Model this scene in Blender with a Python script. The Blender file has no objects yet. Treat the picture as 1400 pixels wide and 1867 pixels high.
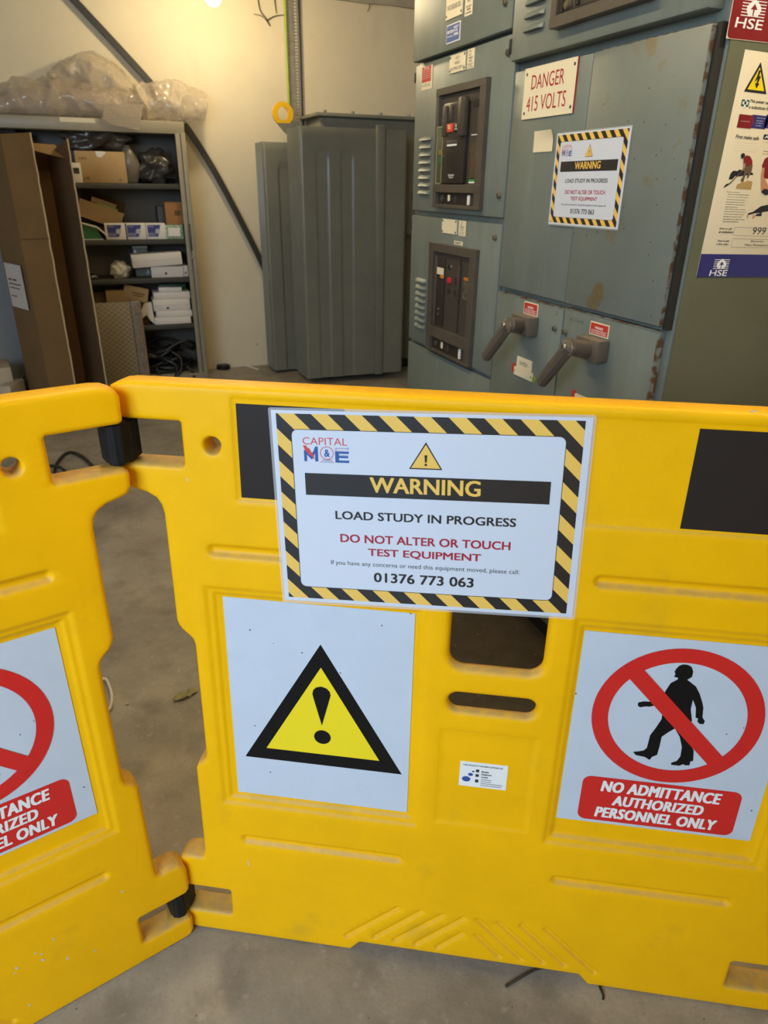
import bpy, bmesh, math, random
import numpy as np
from mathutils import Vector, Matrix, noise
from mathutils.geometry import delaunay_2d_cdt, tessellate_polygon

random.seed(7)
SC = bpy.context.scene
COL = SC.collection

# ------------------------------------------------------------------ camera
FPX, PITCH, ROLL, YAW, CH = 1266.17, 0.440692, -0.0145739, 0.381397, 1.40
fw = np.array([math.sin(YAW) * math.cos(PITCH), math.cos(YAW) * math.cos(PITCH), -math.sin(PITCH)])
rt = np.array([math.cos(YAW), -math.sin(YAW), 0.0])
dn = np.cross(fw, rt)
rt, dn = math.cos(ROLL) * rt + math.sin(ROLL) * dn, -math.sin(ROLL) * rt + math.cos(ROLL) * dn
cam_d = bpy.data.cameras.new('camera')
cam = bpy.data.objects.new('camera', cam_d)
COL.objects.link(cam)
cam_d.sensor_fit = 'HORIZONTAL'
cam_d.sensor_width = 36.0
cam_d.lens = 36.0 * FPX / 1400.0
cam_d.clip_start = 0.02
cam.matrix_world = Matrix(((rt[0], -dn[0], -fw[0], 0), (rt[1], -dn[1], -fw[1], 0), (rt[2], -dn[2], -fw[2], CH), (0, 0, 0, 1)))
cam_d.dof.use_dof = True
cam_d.dof.focus_distance = 1.15
cam_d.dof.aperture_fstop = 11.0
SC.camera = cam

# ------------------------------------------------------------------ world, exposure, lamps' strengths
SC.view_settings.view_transform = 'Standard'
SC.view_settings.look = 'None'
SC.view_settings.gamma = 1.0
SC.view_settings.use_curve_mapping = False
SC.view_settings.exposure = 0.0
W = bpy.data.worlds.new('daylight')
SC.world = W
W.use_nodes = True
W.node_tree.nodes['Background'].inputs[0].default_value = (0.62, 0.80, 1.0, 1)
W.node_tree.nodes['Background'].inputs[1].default_value = 1.0


def area_light(name, loc, target, sx, sy, power, color):
    d = bpy.data.lights.new(name, 'AREA')
    d.shape = 'RECTANGLE'
    d.size, d.size_y, d.energy, d.color = sx, sy, power, color
    o = bpy.data.objects.new(name, d)
    COL.objects.link(o)
    o.location = loc
    o.rotation_euler = (Vector(target) - Vector(loc)).to_track_quat('-Z', 'Y').to_euler()
    return o


# daylight falling in through the open shutter door behind the camera
area_light('daylight_through_door', (-2.15, -1.35, 2.30), (0.55, 0.75, 0.85), 2.4, 1.6, 166.0, (0.61, 0.785, 1.0))
BULB_E = 310.0
TUBE_E = 138.0

# ------------------------------------------------------------------ pixel -> place


def ray(px, py):
    return rt * (px - 700) / FPX + dn * (py - 933.5) / FPX + fw


ORG = np.array([0, 0, CH])


def at_z(px, py, z=0.0):
    d = ray(px, py)
    return Vector(ORG + d * (z - CH) / d[2])


def at_y(px, py, y):
    d = ray(px, py)
    return Vector(ORG + d * y / d[1])


def at_x(px, py, x):
    d = ray(px, py)
    return Vector(ORG + d * x / d[0])


class Frame:
    """a flat face: origin, u to its right, v up; things on it use x=u, y=depth behind the face, z=v"""

    def __init__(s, o, u, v):
        s.o, s.u, s.v = Vector(o), Vector(u).normalized(), Vector(v).normalized()
        s.n = s.u.cross(s.v)
        s.M = Matrix((( s.u.x, -s.n.x, s.v.x, s.o.x), (s.u.y, -s.n.y, s.v.y, s.o.y), (s.u.z, -s.n.z, s.v.z, s.o.z), (0, 0, 0, 1)))

    def at(s, px, py):
        d = Vector(ray(px, py))
        o = Vector(ORG)
        q = o + d * ((s.o - o).dot(s.n) / d.dot(s.n)) - s.o
        return q.dot(s.u), q.dot(s.v)

    def box(s, px0, py0, px1, py1):
        a, b = s.at(px0, py0), s.at(px1, py1)
        return (min(a[0], b[0]), min(a[1], b[1]), max(a[0], b[0]), max(a[1], b[1]))


# ------------------------------------------------------------------ materials
MATS = {}


def mat(name, col, rough=0.5, metal=0.0, var=0.0, vscale=6.0, bump=0.0, bscale=40.0, coat=0.0, alpha=1.0, emit=0.0,
        var_col=None, spec=0.5, trans=0.0, sss=0.0):
    if name in MATS:
        return MATS[name]
    m = bpy.data.materials.new(name)
    m.use_nodes = True
    nt = m.node_tree
    b = nt.nodes['Principled BSDF']
    b.inputs['Base Color'].default_value = (*col, 1)
    b.inputs['Roughness'].default_value = rough
    b.inputs['Metallic'].default_value = metal
    b.inputs['Specular IOR Level'].default_value = spec
    b.inputs['Coat Weight'].default_value = coat
    b.inputs['Coat Roughness'].default_value = 0.06
    b.inputs['Alpha'].default_value = alpha
    b.inputs['Transmission Weight'].default_value = trans
    if emit:
        b.inputs['Emission Color'].default_value = (*col, 1)
        b.inputs['Emission Strength'].default_value = emit
    if var or bump:
        tc = nt.nodes.new('ShaderNodeTexCoord')
    if var:
        n = nt.nodes.new('ShaderNodeTexNoise')
        n.inputs['Scale'].default_value = vscale
        n.inputs['Detail'].default_value = 8
        n.inputs['Roughness'].default_value = 0.65
        nt.links.new(tc.outputs['Object'], n.inputs['Vector'])
        r = nt.nodes.new('ShaderNodeValToRGB')
        c2 = var_col or tuple(c * (1 - var) for c in col)
        r.color_ramp.elements[0].position = 0.35
        r.color_ramp.elements[0].color = (*c2, 1)
        r.color_ramp.elements[1].position = 0.62
        r.color_ramp.elements[1].color = (*col, 1)
        nt.links.new(n.outputs['Fac'], r.inputs[0])
        nt.links.new(r.outputs[0], b.inputs['Base Color'])
    if bump:
        n2 = nt.nodes.new('ShaderNodeTexNoise')
        n2.inputs['Scale'].default_value = bscale
        n2.inputs['Detail'].default_value = 5
        nt.links.new(tc.outputs['Object'], n2.inputs['Vector'])
        bp = nt.nodes.new('ShaderNodeBump')
        bp.inputs['Strength'].default_value = bump
        bp.inputs['Distance'].default_value = 0.004
        nt.links.new(n2.outputs['Fac'], bp.inputs['Height'])
        nt.links.new(bp.outputs[0], b.inputs['Normal'])
    MATS[name] = m
    return m


def nodes_of(m):
    nt = m.node_tree
    return nt, nt.nodes['Principled BSDF'], nt.nodes, nt.links


def spots(m, scale, lo, hi, col, size=1.0, stretch=None):
    """add blotches of another colour (stains, rust, flecks) over the base colour"""
    nt, b, N, L = nodes_of(m)
    tc = N.new('ShaderNodeTexCoord')
    n = N.new('ShaderNodeTexNoise')
    n.inputs['Scale'].default_value = scale
    n.inputs['Detail'].default_value = 6
    if stretch:
        mp = N.new('ShaderNodeMapping')
        mp.inputs['Scale'].default_value = stretch
        L.new(tc.outputs['Object'], mp.inputs[0])
        L.new(mp.outputs[0], n.inputs['Vector'])
    else:
        L.new(tc.outputs['Object'], n.inputs['Vector'])
    r = N.new('ShaderNodeMapRange')
    r.inputs[1].default_value, r.inputs[2].default_value = lo, hi
    L.new(n.outputs['Fac'], r.inputs[0])
    mul = N.new('ShaderNodeMath')
    mul.operation = 'MULTIPLY'
    mul.inputs[1].default_value = size
    L.new(r.outputs[0], mul.inputs[0])
    mx = N.new('ShaderNodeMix')
    mx.data_type = 'RGBA'
    L.new(mul.outputs[0], mx.inputs[0])
    src = b.inputs['Base Color']
    if src.is_linked:
        L.new(src.links[0].from_socket, mx.inputs[6])
    else:
        mx.inputs[6].default_value = src.default_value
    mx.inputs[7].default_value = (*col, 1)
    L.new(mx.outputs[2], src)
    return m


def speck_dots(m, scale, radius, col, keep=0.5):
    """small scattered specks"""
    nt, b, N, L = nodes_of(m)
    tc = N.new('ShaderNodeTexCoord')
    v = N.new('ShaderNodeTexVoronoi')
    v.inputs['Scale'].default_value = scale
    L.new(tc.outputs['Object'], v.inputs['Vector'])
    lt = N.new('ShaderNodeMath')
    lt.operation = 'LESS_THAN'
    lt.inputs[1].default_value = radius
    L.new(v.outputs['Distance'], lt.inputs[0])
    sp = N.new('ShaderNodeSeparateColor')
    L.new(v.outputs['Color'], sp.inputs[0])
    l2 = N.new('ShaderNodeMath')
    l2.operation = 'LESS_THAN'
    l2.inputs[1].default_value = keep
    L.new(sp.outputs[0], l2.inputs[0])
    mu = N.new('ShaderNodeMath')
    mu.operation = 'MULTIPLY'
    L.new(lt.outputs[0], mu.inputs[0])
    L.new(l2.outputs[0], mu.inputs[1])
    mx = N.new('ShaderNodeMix')
    mx.data_type = 'RGBA'
    L.new(mu.outputs[0], mx.inputs[0])
    src = b.inputs['Base Color']
    if src.is_linked:
        L.new(src.links[0].from_socket, mx.inputs[6])
    else:
        mx.inputs[6].default_value = src.default_value
    mx.inputs[7].default_value = (*col, 1)
    L.new(mx.outputs[2], src)
    return m


def dusty(m, col, lo=0.25, hi=0.8, amount=0.8, zmax=None):
    """dust lying on the faces that point upwards"""
    nt, b, N, L = nodes_of(m)
    g = N.new('ShaderNodeNewGeometry')
    s = N.new('ShaderNodeSeparateXYZ')
    L.new(g.outputs['Normal'], s.inputs[0])
    r = N.new('ShaderNodeMapRange')
    r.inputs[1].default_value, r.inputs[2].default_value = lo, hi
    r.inputs[4].default_value = amount
    L.new(s.outputs['Z'], r.inputs[0])
    tc = N.new('ShaderNodeTexCoord')
    n = N.new('ShaderNodeTexNoise')
    n.inputs['Scale'].default_value = 60
    n.inputs['Detail'].default_value = 6
    L.new(tc.outputs['Object'], n.inputs['Vector'])
    r2 = N.new('ShaderNodeMapRange')
    r2.inputs[1].default_value, r2.inputs[2].default_value = 0.25, 0.6
    r2.inputs[3].default_value = 0.55
    L.new(n.outputs['Fac'], r2.inputs[0])
    mu = N.new('ShaderNodeMath')
    mu.operation = 'MULTIPLY'
    L.new(r.outputs[0], mu.inputs[0])
    L.new(r2.outputs[0], mu.inputs[1])
    fac = mu.outputs[0]
    if zmax is not None:
        s2 = N.new('ShaderNodeSeparateXYZ')
        L.new(tc.outputs['Object'], s2.inputs[0])
        r3 = N.new('ShaderNodeMapRange')
        r3.inputs[1].default_value, r3.inputs[2].default_value = zmax, zmax + 0.01
        r3.inputs[3].default_value, r3.inputs[4].default_value = 1.0, 0.06
        L.new(s2.outputs['Z'], r3.inputs[0])
        m2 = N.new('ShaderNodeMath')
        m2.operation = 'MULTIPLY'
        L.new(fac, m2.inputs[0])
        L.new(r3.outputs[0], m2.inputs[1])
        fac = m2.outputs[0]
    mx = N.new('ShaderNodeMix')
    mx.data_type = 'RGBA'
    L.new(fac, mx.inputs[0])
    src = b.inputs['Base Color']
    if src.is_linked:
        L.new(src.links[0].from_socket, mx.inputs[6])
    else:
        mx.inputs[6].default_value = src.default_value
    mx.inputs[7].default_value = (*col, 1)
    L.new(mx.outputs[2], src)
    return m


YEL = mat('yellow_plastic', (0.93, 0.485, 0.0), 0.45, var=0.09, vscale=5, bump=0.06, bscale=220, spec=0.22)
dusty(YEL, (0.40, 0.27, 0.11), 0.25, 0.85, 0.8, zmax=1.10)
spots(YEL, 7, 0.60, 0.78, (0.42, 0.26, 0.03), 0.35)
BLACKV = mat('black_vinyl', (0.022, 0.016, 0.014), 0.5, bump=0.03, bscale=300, spec=0.25)
RUBBER = mat('black_rubber', (0.010, 0.010, 0.011), 0.4, bump=0.08, bscale=90, spec=0.22)
WHITE = speck_dots(mat('white_sign', (0.55, 0.615, 0.70), 0.35, var=0.05, vscale=9), 45, 0.07, (0.12, 0.11, 0.10), 0.3)
SIGNBLK = mat('sign_black', (0.008, 0.007, 0.007), 0.45, spec=0.15)
SIGNYEL = mat('sign_yellow', (0.86, 0.67, 0.01), 0.35)
SIGNRED = mat('sign_red', (0.62, 0.018, 0.015), 0.35)
INKW = mat('ink_white', (0.82, 0.82, 0.80), 0.4)
PAPER = mat('laminated_paper', (0.62, 0.665, 0.75), 0.32, coat=1.0, bump=0.05, bscale=26)
L_EDGE = mat('laminate_edge', (0.85, 0.85, 0.86), 0.12, alpha=0.35)
INK = mat('ink_black', (0.012, 0.011, 0.013), 0.35, coat=0.8)
INKY = mat('ink_amber', (0.83, 0.52, 0.10), 0.35, coat=0.8)
INKR = mat('ink_crimson', (0.36, 0.012, 0.035), 0.35, coat=0.8)
INKB = mat('ink_blue', (0.02, 0.09, 0.32), 0.35, coat=0.8)
INKRD = mat('ink_red', (0.62, 0.05, 0.06), 0.35, coat=0.8)
STRIPE = mat('hazard_stripe', (0.83, 0.52, 0.10), 0.35, coat=0.8)
STEEL = mat('blue_grey_steel', (0.150, 0.178, 0.162), 0.42, var=0.16, vscale=3.5, bump=0.05, bscale=160)
spots(STEEL, 14, 0.52, 0.80, (0.22, 0.27, 0.25), 0.45, (1, 1, 0.16))
STEEL_R = mat('rusty_blue_grey_steel', (0.150, 0.178, 0.162), 0.45, var=0.14, vscale=3.5, bump=0.06, bscale=160)
spots(STEEL_R, 11, 0.60, 0.68, (0.15, 0.10, 0.03), 0.75)
speck_dots(STEEL_R, 70, 0.16, (0.07, 0.045, 0.03), 0.14)
RUST = spots(mat('rust', (0.10, 0.05, 0.02), 0.8, var=0.4, vscale=60), 40, 0.45, 0.55, (0.16, 0.19, 0.18), 0.9)
SIDE_SHADE = mat('side_steel_warm_shade', (0.112, 0.118, 0.075), 0.4, var=0.14, vscale=3, bump=0.04, bscale=120)  # side copy of the steel, dim warm light put into its colour
DARK = mat('dark_gap', (0.012, 0.012, 0.011), 0.7)
FRAME = mat('brown_grey_plastic', (0.080, 0.068, 0.053), 0.42, var=0.2, vscale=18)
BRK = mat('breaker_dark', (0.025, 0.021, 0.018), 0.35)
BRK2 = mat('breaker_brown', (0.050, 0.042, 0.035), 0.4)
CREAM = mat('engraved_plate', (0.78, 0.70, 0.50), 0.4, var=0.06)
CREAM2 = mat('paper_note', (0.72, 0.64, 0.45), 0.6, var=0.06)
PL_RED = mat('plate_red', (0.50, 0.035, 0.022), 0.4)
PL_INK = mat('plate_ink', (0.03, 0.03, 0.03), 0.5)
PL_INKR = mat('plate_ink_red', (0.36, 0.02, 0.015), 0.5)
PL_BLUE = mat('plate_blue', (0.03, 0.085, 0.30), 0.4)
SCREW = mat('dull_brass', (0.30, 0.26, 0.19), 0.35, metal=0.8)
CHROME = mat('chrome', (0.7, 0.7, 0.68), 0.18, metal=1.0)
HANDLE = mat('grey_brown_handle', (0.105, 0.088, 0.068), 0.38, bump=0.05, bscale=120)
dusty(HANDLE, (0.26, 0.22, 0.15), 0.5, 1.0, 0.6)
TANK = mat('dark_green_grey_paint', (0.185, 0.185, 0.148), 0.32, var=0.12, vscale=5, bump=0.03, bscale=30)
LUGY = mat('lug_yellow', (0.75, 0.42, 0.0), 0.45)
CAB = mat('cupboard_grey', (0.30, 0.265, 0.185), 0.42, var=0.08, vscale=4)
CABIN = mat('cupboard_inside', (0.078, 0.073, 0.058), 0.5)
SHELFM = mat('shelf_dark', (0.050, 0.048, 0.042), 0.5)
CARD = mat('cardboard', (0.150, 0.086, 0.030), 0.8, var=0.14, vscale=5, bump=0.08, bscale=60)
CARDL = mat('cardboard_light', (0.50, 0.34, 0.16), 0.8, var=0.1, vscale=7)
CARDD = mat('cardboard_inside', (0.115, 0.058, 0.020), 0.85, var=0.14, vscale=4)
CARDE = mat('cardboard_edge', (0.52, 0.39, 0.22), 0.85)
PRINTB = mat('brown_print', (0.13, 0.075, 0.025), 0.8)
BOXW = mat('white_carton', (0.72, 0.66, 0.58), 0.6)
BOXP = mat('white_product_box', (0.78, 0.74, 0.66), 0.45)
BOXBLUE = mat('box_print_blue', (0.035, 0.04, 0.20), 0.45)
BOXGRN = mat('green_packet', (0.06, 0.22, 0.07), 0.5, var=0.6, vscale=60, var_col=(0.6, 0.62, 0.5))
BOXORG = mat('orange_carton', (0.38, 0.17, 0.05), 0.7, var=0.15)
BAGD = mat('dark_plastic_bag', (0.055, 0.048, 0.040), 0.22, bump=0.4, bscale=25)
BAGG = mat('grey_plastic_bag', (0.19, 0.165, 0.125), 0.25, bump=0.4, bscale=25)
BAGW = mat('white_plastic_bag', (0.6, 0.57, 0.5), 0.35, bump=0.4, bscale=25)
CABLEM = mat('black_cable', (0.012, 0.011, 0.010), 0.4)
WCABLE = mat('white_cable', (0.6, 0.55, 0.46), 0.4)
GREYBL = mat('blue_grey_sheet', (0.150, 0.160, 0.168), 0.6, var=0.1, vscale=4)
BLACKBAR = mat('dark_painted_steel', (0.030, 0.027, 0.022), 0.45)
GALV = mat('galvanised_steel', (0.36, 0.34, 0.29), 0.4, metal=0.5, var=0.2, vscale=30)
EARTH = mat('green_yellow_cable', (0.32, 0.42, 0.03), 0.5)
BULB = mat('lit_bulb', (1.0, 0.80, 0.48), 0.5, emit=BULB_E)
TUBE = mat('lit_tube', (1.0, 0.79, 0.47), 0.5, emit=TUBE_E)
LAMPW = mat('lamp_white', (0.7, 0.68, 0.6), 0.5)
TWIG = mat('dry_twig', (0.05, 0.035, 0.02), 0.8)
LEAF = mat('dry_leaf', (0.32, 0.29, 0.13), 0.7, var=0.4, vscale=40)
SCUFF = mat('white_scuff', (0.62, 0.58, 0.48), 0.7)

# hazard stripes, 45 degrees across the sheet
_nt, _b, _N, _L = nodes_of(STRIPE)
_tc = _N.new('ShaderNodeTexCoord')
_s = _N.new('ShaderNodeSeparateXYZ')
_L.new(_tc.outputs['Object'], _s.inputs[0])
_a = _N.new('ShaderNodeMath'); _a.operation = 'ADD'
_L.new(_s.outputs['X'], _a.inputs[0]); _L.new(_s.outputs['Z'], _a.inputs[1])
_m = _N.new('ShaderNodeMath'); _m.operation = 'MULTIPLY_ADD'
_m.inputs[1].default_value = 1 / 0.0485; _m.inputs[2].default_value = 40.30
_L.new(_a.outputs[0], _m.inputs[0])
_f = _N.new('ShaderNodeMath'); _f.operation = 'FRACT'
_L.new(_m.outputs[0], _f.inputs[0])
_g = _N.new('ShaderNodeMath'); _g.operation = 'LESS_THAN'; _g.inputs[1].default_value = 0.5
_L.new(_f.outputs[0], _g.inputs[0])
_x = _N.new('ShaderNodeMix'); _x.data_type = 'RGBA'
_x.inputs[6].default_value = (0.012, 0.011, 0.013, 1); _x.inputs[7].default_value = (0.83, 0.52, 0.10, 1)
_L.new(_g.outputs[0], _x.inputs[0]); _L.new(_x.outputs[2], _b.inputs['Base Color'])

# bubble wrap: clear film with rows of bubbles
BUBBLE = mat('bubble_film', (0.55, 0.46, 0.34), 0.12, alpha=0.48, coat=1.0)
_nt, _b, _N, _L = nodes_of(BUBBLE)
_tc = _N.new('ShaderNodeTexCoord')
_v = _N.new('ShaderNodeTexVoronoi'); _v.inputs['Scale'].default_value = 75; _v.inputs['Randomness'].default_value = 0.25
_L.new(_tc.outputs['Object'], _v.inputs['Vector'])
_bp = _N.new('ShaderNodeBump'); _bp.inputs['Strength'].default_value = 1.0; _bp.inputs['Distance'].default_value = 0.006
_bp.invert = True
_L.new(_v.outputs['Distance'], _bp.inputs['Height']); _L.new(_bp.outputs[0], _b.inputs['Normal'])
# diamond patterned foil
FOIL = mat('diamond_foil', (0.40, 0.34, 0.24), 0.4)
_nt, _b, _N, _L = nodes_of(FOIL)
_tc = _N.new('ShaderNodeTexCoord')
_s = _N.new('ShaderNodeSeparateXYZ'); _L.new(_tc.outputs['Object'], _s.inputs[0])
_o = []
for sg in (1, -1):
    a = _N.new('ShaderNodeMath'); a.operation = 'MULTIPLY_ADD'; a.inputs[1].default_value = sg * 0.8
    _L.new(_s.outputs['X'], a.inputs[0]); _L.new(_s.outputs['Z'], a.inputs[2])
    m2 = _N.new('ShaderNodeMath'); m2.operation = 'MULTIPLY_ADD'; m2.inputs[1].default_value = 1 / 0.034; m2.inputs[2].default_value = 50
    _L.new(a.outputs[0], m2.inputs[0])
    f2 = _N.new('ShaderNodeMath'); f2.operation = 'FRACT'; _L.new(m2.outputs[0], f2.inputs[0])
    l2 = _N.new('ShaderNodeMath'); l2.operation = 'LESS_THAN'; l2.inputs[1].default_value = 0.16
    _L.new(f2.outputs[0], l2.inputs[0]); _o.append(l2)
_mx = _N.new('ShaderNodeMath'); _mx.operation = 'MAXIMUM'
_L.new(_o[0].outputs[0], _mx.inputs[0]); _L.new(_o[1].outputs[0], _mx.inputs[1])
_x = _N.new('ShaderNodeMix'); _x.data_type = 'RGBA'
_x.inputs[6].default_value = (0.21, 0.175, 0.115, 1); _x.inputs[7].default_value = (0.36, 0.31, 0.22, 1)
_L.new(_mx.outputs[0], _x.inputs[0]); _L.new(_x.outputs[2], _b.inputs['Base Color'])

# ------------------------------------------------------------------ object helpers


def link(name, me, m, parent=None, smooth=None):
    o = bpy.data.objects.new(name, me)
    COL.objects.link(o)
    if m is not None:
        me.materials.clear()
        me.materials.append(m)
    if parent is not None:
        o.parent = parent
    if smooth:
        me.shade_smooth()
        me.set_sharp_from_angle(angle=math.radians(smooth))
    return o


def from_bm(name, bm, m, parent=None, smooth=None):
    bmesh.ops.recalc_face_normals(bm, faces=bm.faces)
    me = bpy.data.meshes.new(name)
    bm.to_mesh(me)
    bm.free()
    return link(name, me, m, parent, smooth)


def tag(o, label, cat, group=None, kind=None):
    o['label'] = label
    o['category'] = cat
    if group:
        o['group'] = group
    if kind:
        o['kind'] = kind
    return o


def empty(name, loc=(0, 0, 0), rz=0.0, M=None):
    o = bpy.data.objects.new(name, None)
    COL.objects.link(o)
    o.empty_display_size = 0.05
    if M is not None:
        o.matrix_world = M
    else:
        o.location = loc
        o.rotation_euler = (0, 0, rz)
    return o


def box_bm(x0, x1, y0, y1, z0, z1, bev=0.0, bm=None, seg=2, M=None):
    own = bm is None
    b2 = bmesh.new()
    bmesh.ops.create_cube(b2, size=1.0)
    for v in b2.verts:
        v.co = Vector(((x0 + x1) / 2 + v.co.x * (x1 - x0), (y0 + y1) / 2 + v.co.y * (y1 - y0), (z0 + z1) / 2 + v.co.z * (z1 - z0)))
    if bev:
        bmesh.ops.bevel(b2, geom=b2.edges[:], offset=bev, segments=seg, affect='EDGES', profile=0.5)
    if M is not None:
        bmesh.ops.transform(b2, matrix=M, verts=b2.verts[:])
    if own:
        return b2
    me = bpy.data.meshes.new('t')
    b2.to_mesh(me)
    b2.free()
    bm.from_mesh(me)
    bpy.data.meshes.remove(me)
    return bm


def box(name, m, parent, x0, x1, y0, y1, z0, z1, bev=0.0, M=None, seg=2):
    return from_bm(name, box_bm(x0, x1, y0, y1, z0, z1, bev, seg=seg, M=M), m, parent, 40 if bev else None)


def cyl_bm(p0, p1, r0, r1=None, seg=20, bev=0.0):
    p0, p1 = Vector(p0), Vector(p1)
    r1 = r0 if r1 is None else r1
    bm = bmesh.new()
    d = p1 - p0
    bmesh.ops.create_cone(bm, cap_ends=True, segments=seg, radius1=r0, radius2=r1, depth=d.length)
    if bev:
        es = [e for e in bm.edges if len(e.link_faces) == 2 and any(len(f.verts) > 4 for f in e.link_faces)]
        bmesh.ops.bevel(bm, geom=es, offset=bev, segments=2, affect='EDGES')
    M = Matrix.Translation((p0 + p1) / 2) @ d.to_track_quat('Z', 'Y').to_matrix().to_4x4()
    bmesh.ops.transform(bm, matrix=M, verts=bm.verts[:])
    return bm


def cyl(name, m, parent, p0, p1, r0, r1=None, seg=20, bev=0.0):
    return from_bm(name, cyl_bm(p0, p1, r0, r1, seg, bev), m, parent, 40)


def catmull(pts, n=8, closed=False):
    P = [Vector(p) for p in pts]
    out = []
    k = len(P)
    for i in range(k if closed else k - 1):
        p0 = P[(i - 1) % k] if closed or i > 0 else P[0]
        p1, p2 = P[i], P[(i + 1) % k]
        p3 = P[(i + 2) % k] if closed or i + 2 < k else P[-1]
        for j in range(n):
            t = j / n
            out.append(0.5 * ((2 * p1) + (p2 - p0) * t + (2 * p0 - 5 * p1 + 4 * p2 - p3) * t * t + (3 * p1 - p0 - 3 * p2 + p3) * t ** 3))
    if not closed:
        out.append(P[-1])
    return out


def tube_bm(pts, r, seg=8, closed=False, bm=None, radii=None, square=False):
    bm = bm or bmesh.new()
    n = len(pts)
    rings = []
    up = Vector((0, 0, 1))
    prev = None
    for i, p in enumerate(pts):
        a = pts[i - 1] if (i > 0 or closed) else pts[i]
        b = pts[(i + 1) % n] if (i < n - 1 or closed) else pts[i]
        t = (b - a).normalized()
        if prev is None:
            s = t.cross(up)
            if s.length < 0.1:
                s = t.cross(Vector((1, 0, 0)))
        else:
            s = prev - t * prev.dot(t)
        s.normalize()
        prev = s
        q = t.cross(s)
        rr = radii[i] if radii else r
        ring = []
        for k in range(seg):
            an = 2 * math.pi * (k + (0.5 if square else 0)) / seg
            ring.append(bm.verts.new(p + (s * math.cos(an) + q * math.sin(an)) * rr))
        rings.append(ring)
    for i in range(n if closed else n - 1):
        A, B = rings[i], rings[(i + 1) % n]
        for k in range(seg):
            bm.faces.new((A[k], A[(k + 1) % seg], B[(k + 1) % seg], B[k]))
    if not closed:
        bm.faces.new(rings[0][::-1])
        bm.faces.new(rings[-1])
    return bm


def prism_bm(poly, y0, y1, bev=0.0, bm=None):
    """2D outline (x, z) given depth from y0 to y1"""
    b2 = bmesh.new()
    f = [b2.verts.new((x, y0, z)) for x, z in poly]
    face = b2.faces.new(f)
    r = bmesh.ops.extrude_face_region(b2, geom=[face])
    for v in r['geom']:
        if isinstance(v, bmesh.types.BMVert):
            v.co.y = y1
    bmesh.ops.recalc_face_normals(b2, faces=b2.faces)
    if bev:
        bmesh.ops.bevel(b2, geom=b2.edges[:], offset=bev, segments=2, affect='EDGES')
    if bm is None:
        return b2
    me = bpy.data.meshes.new('t')
    b2.to_mesh(me)
    b2.free()
    bm.from_mesh(me)
    bpy.data.meshes.remove(me)
    return bm


def flat_bm(polys, y, bm=None):
    """printed flat shapes: each poly is a list of loops (outline, holes) of (x, z)"""
    bm = bm or bmesh.new()
    for loops in polys:
        L3 = [[Vector((x, z, 0)) for x, z in lp] for lp in loops]
        tris = tessellate_polygon(L3)
        vs = [bm.verts.new((p.x, y, p.y)) for lp in L3 for p in lp]
        for t in tris:
            try:
                f = bm.faces.new([vs[i] for i in t])
                f.normal_update()
                if f.normal.y > 0:
                    f.normal_flip()
            except ValueError:
                pass
    return bm


def flat(name, polys, m, parent, y):
    bm = flat_bm(polys, y)
    me = bpy.data.meshes.new(name)
    bm.to_mesh(me)
    bm.free()
    return link(name, me, m, parent)


def rect(x0, z0, x1, z1):
    return [(x0, z0), (x1, z0), (x1, z1), (x0, z1)]


def rrect(x0, z0, x1, z1, r, n=6):
    out = []
    for cx, cz, a0 in ((x1 - r, z0 + r, -90), (x1 - r, z1 - r, 0), (x0 + r, z1 - r, 90), (x0 + r, z0 + r, 180)):
        for k in range(n + 1):
            a = math.radians(a0 + 90 * k / n)
            out.append((cx + r * math.cos(a), cz + r * math.sin(a)))
    return out


def circ(cx, cz, r, n=48, ry=None):
    ry = r if ry is None else ry
    return [(cx + r * math.cos(2 * math.pi * k / n), cz + ry * math.sin(2 * math.pi * k / n)) for k in range(n)]


_text_cache = {}


def text_mesh(s, bold=0.0, shear=0.0, spacing=1.0, lead=1.0, align='LEFT'):
    key = (s, bold, shear, spacing, lead, align)
    if key not in _text_cache:
        c = bpy.data.curves.new('txt', 'FONT')
        c.body = s
        c.size = 1.0
        c.offset = bold
        c.shear = shear
        c.space_character = spacing
        c.space_line = lead
        c.align_x = align
        c.resolution_u = 3
        o = bpy.data.objects.new('txt', c)
        COL.objects.link(o)
        dg = bpy.context.evaluated_depsgraph_get()
        me = bpy.data.meshes.new_from_object(o.evaluated_get(dg))
        bpy.data.objects.remove(o)
        bpy.data.curves.remove(c)
        co = np.empty(len(me.vertices) * 3)
        me.vertices.foreach_get('co', co)
        fs = [tuple(p.vertices) for p in me.polygons]
        bpy.data.meshes.remove(me)
        _text_cache[key] = (co.reshape(-1, 3)[:, :2], fs)
    return _text_cache[key]


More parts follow.
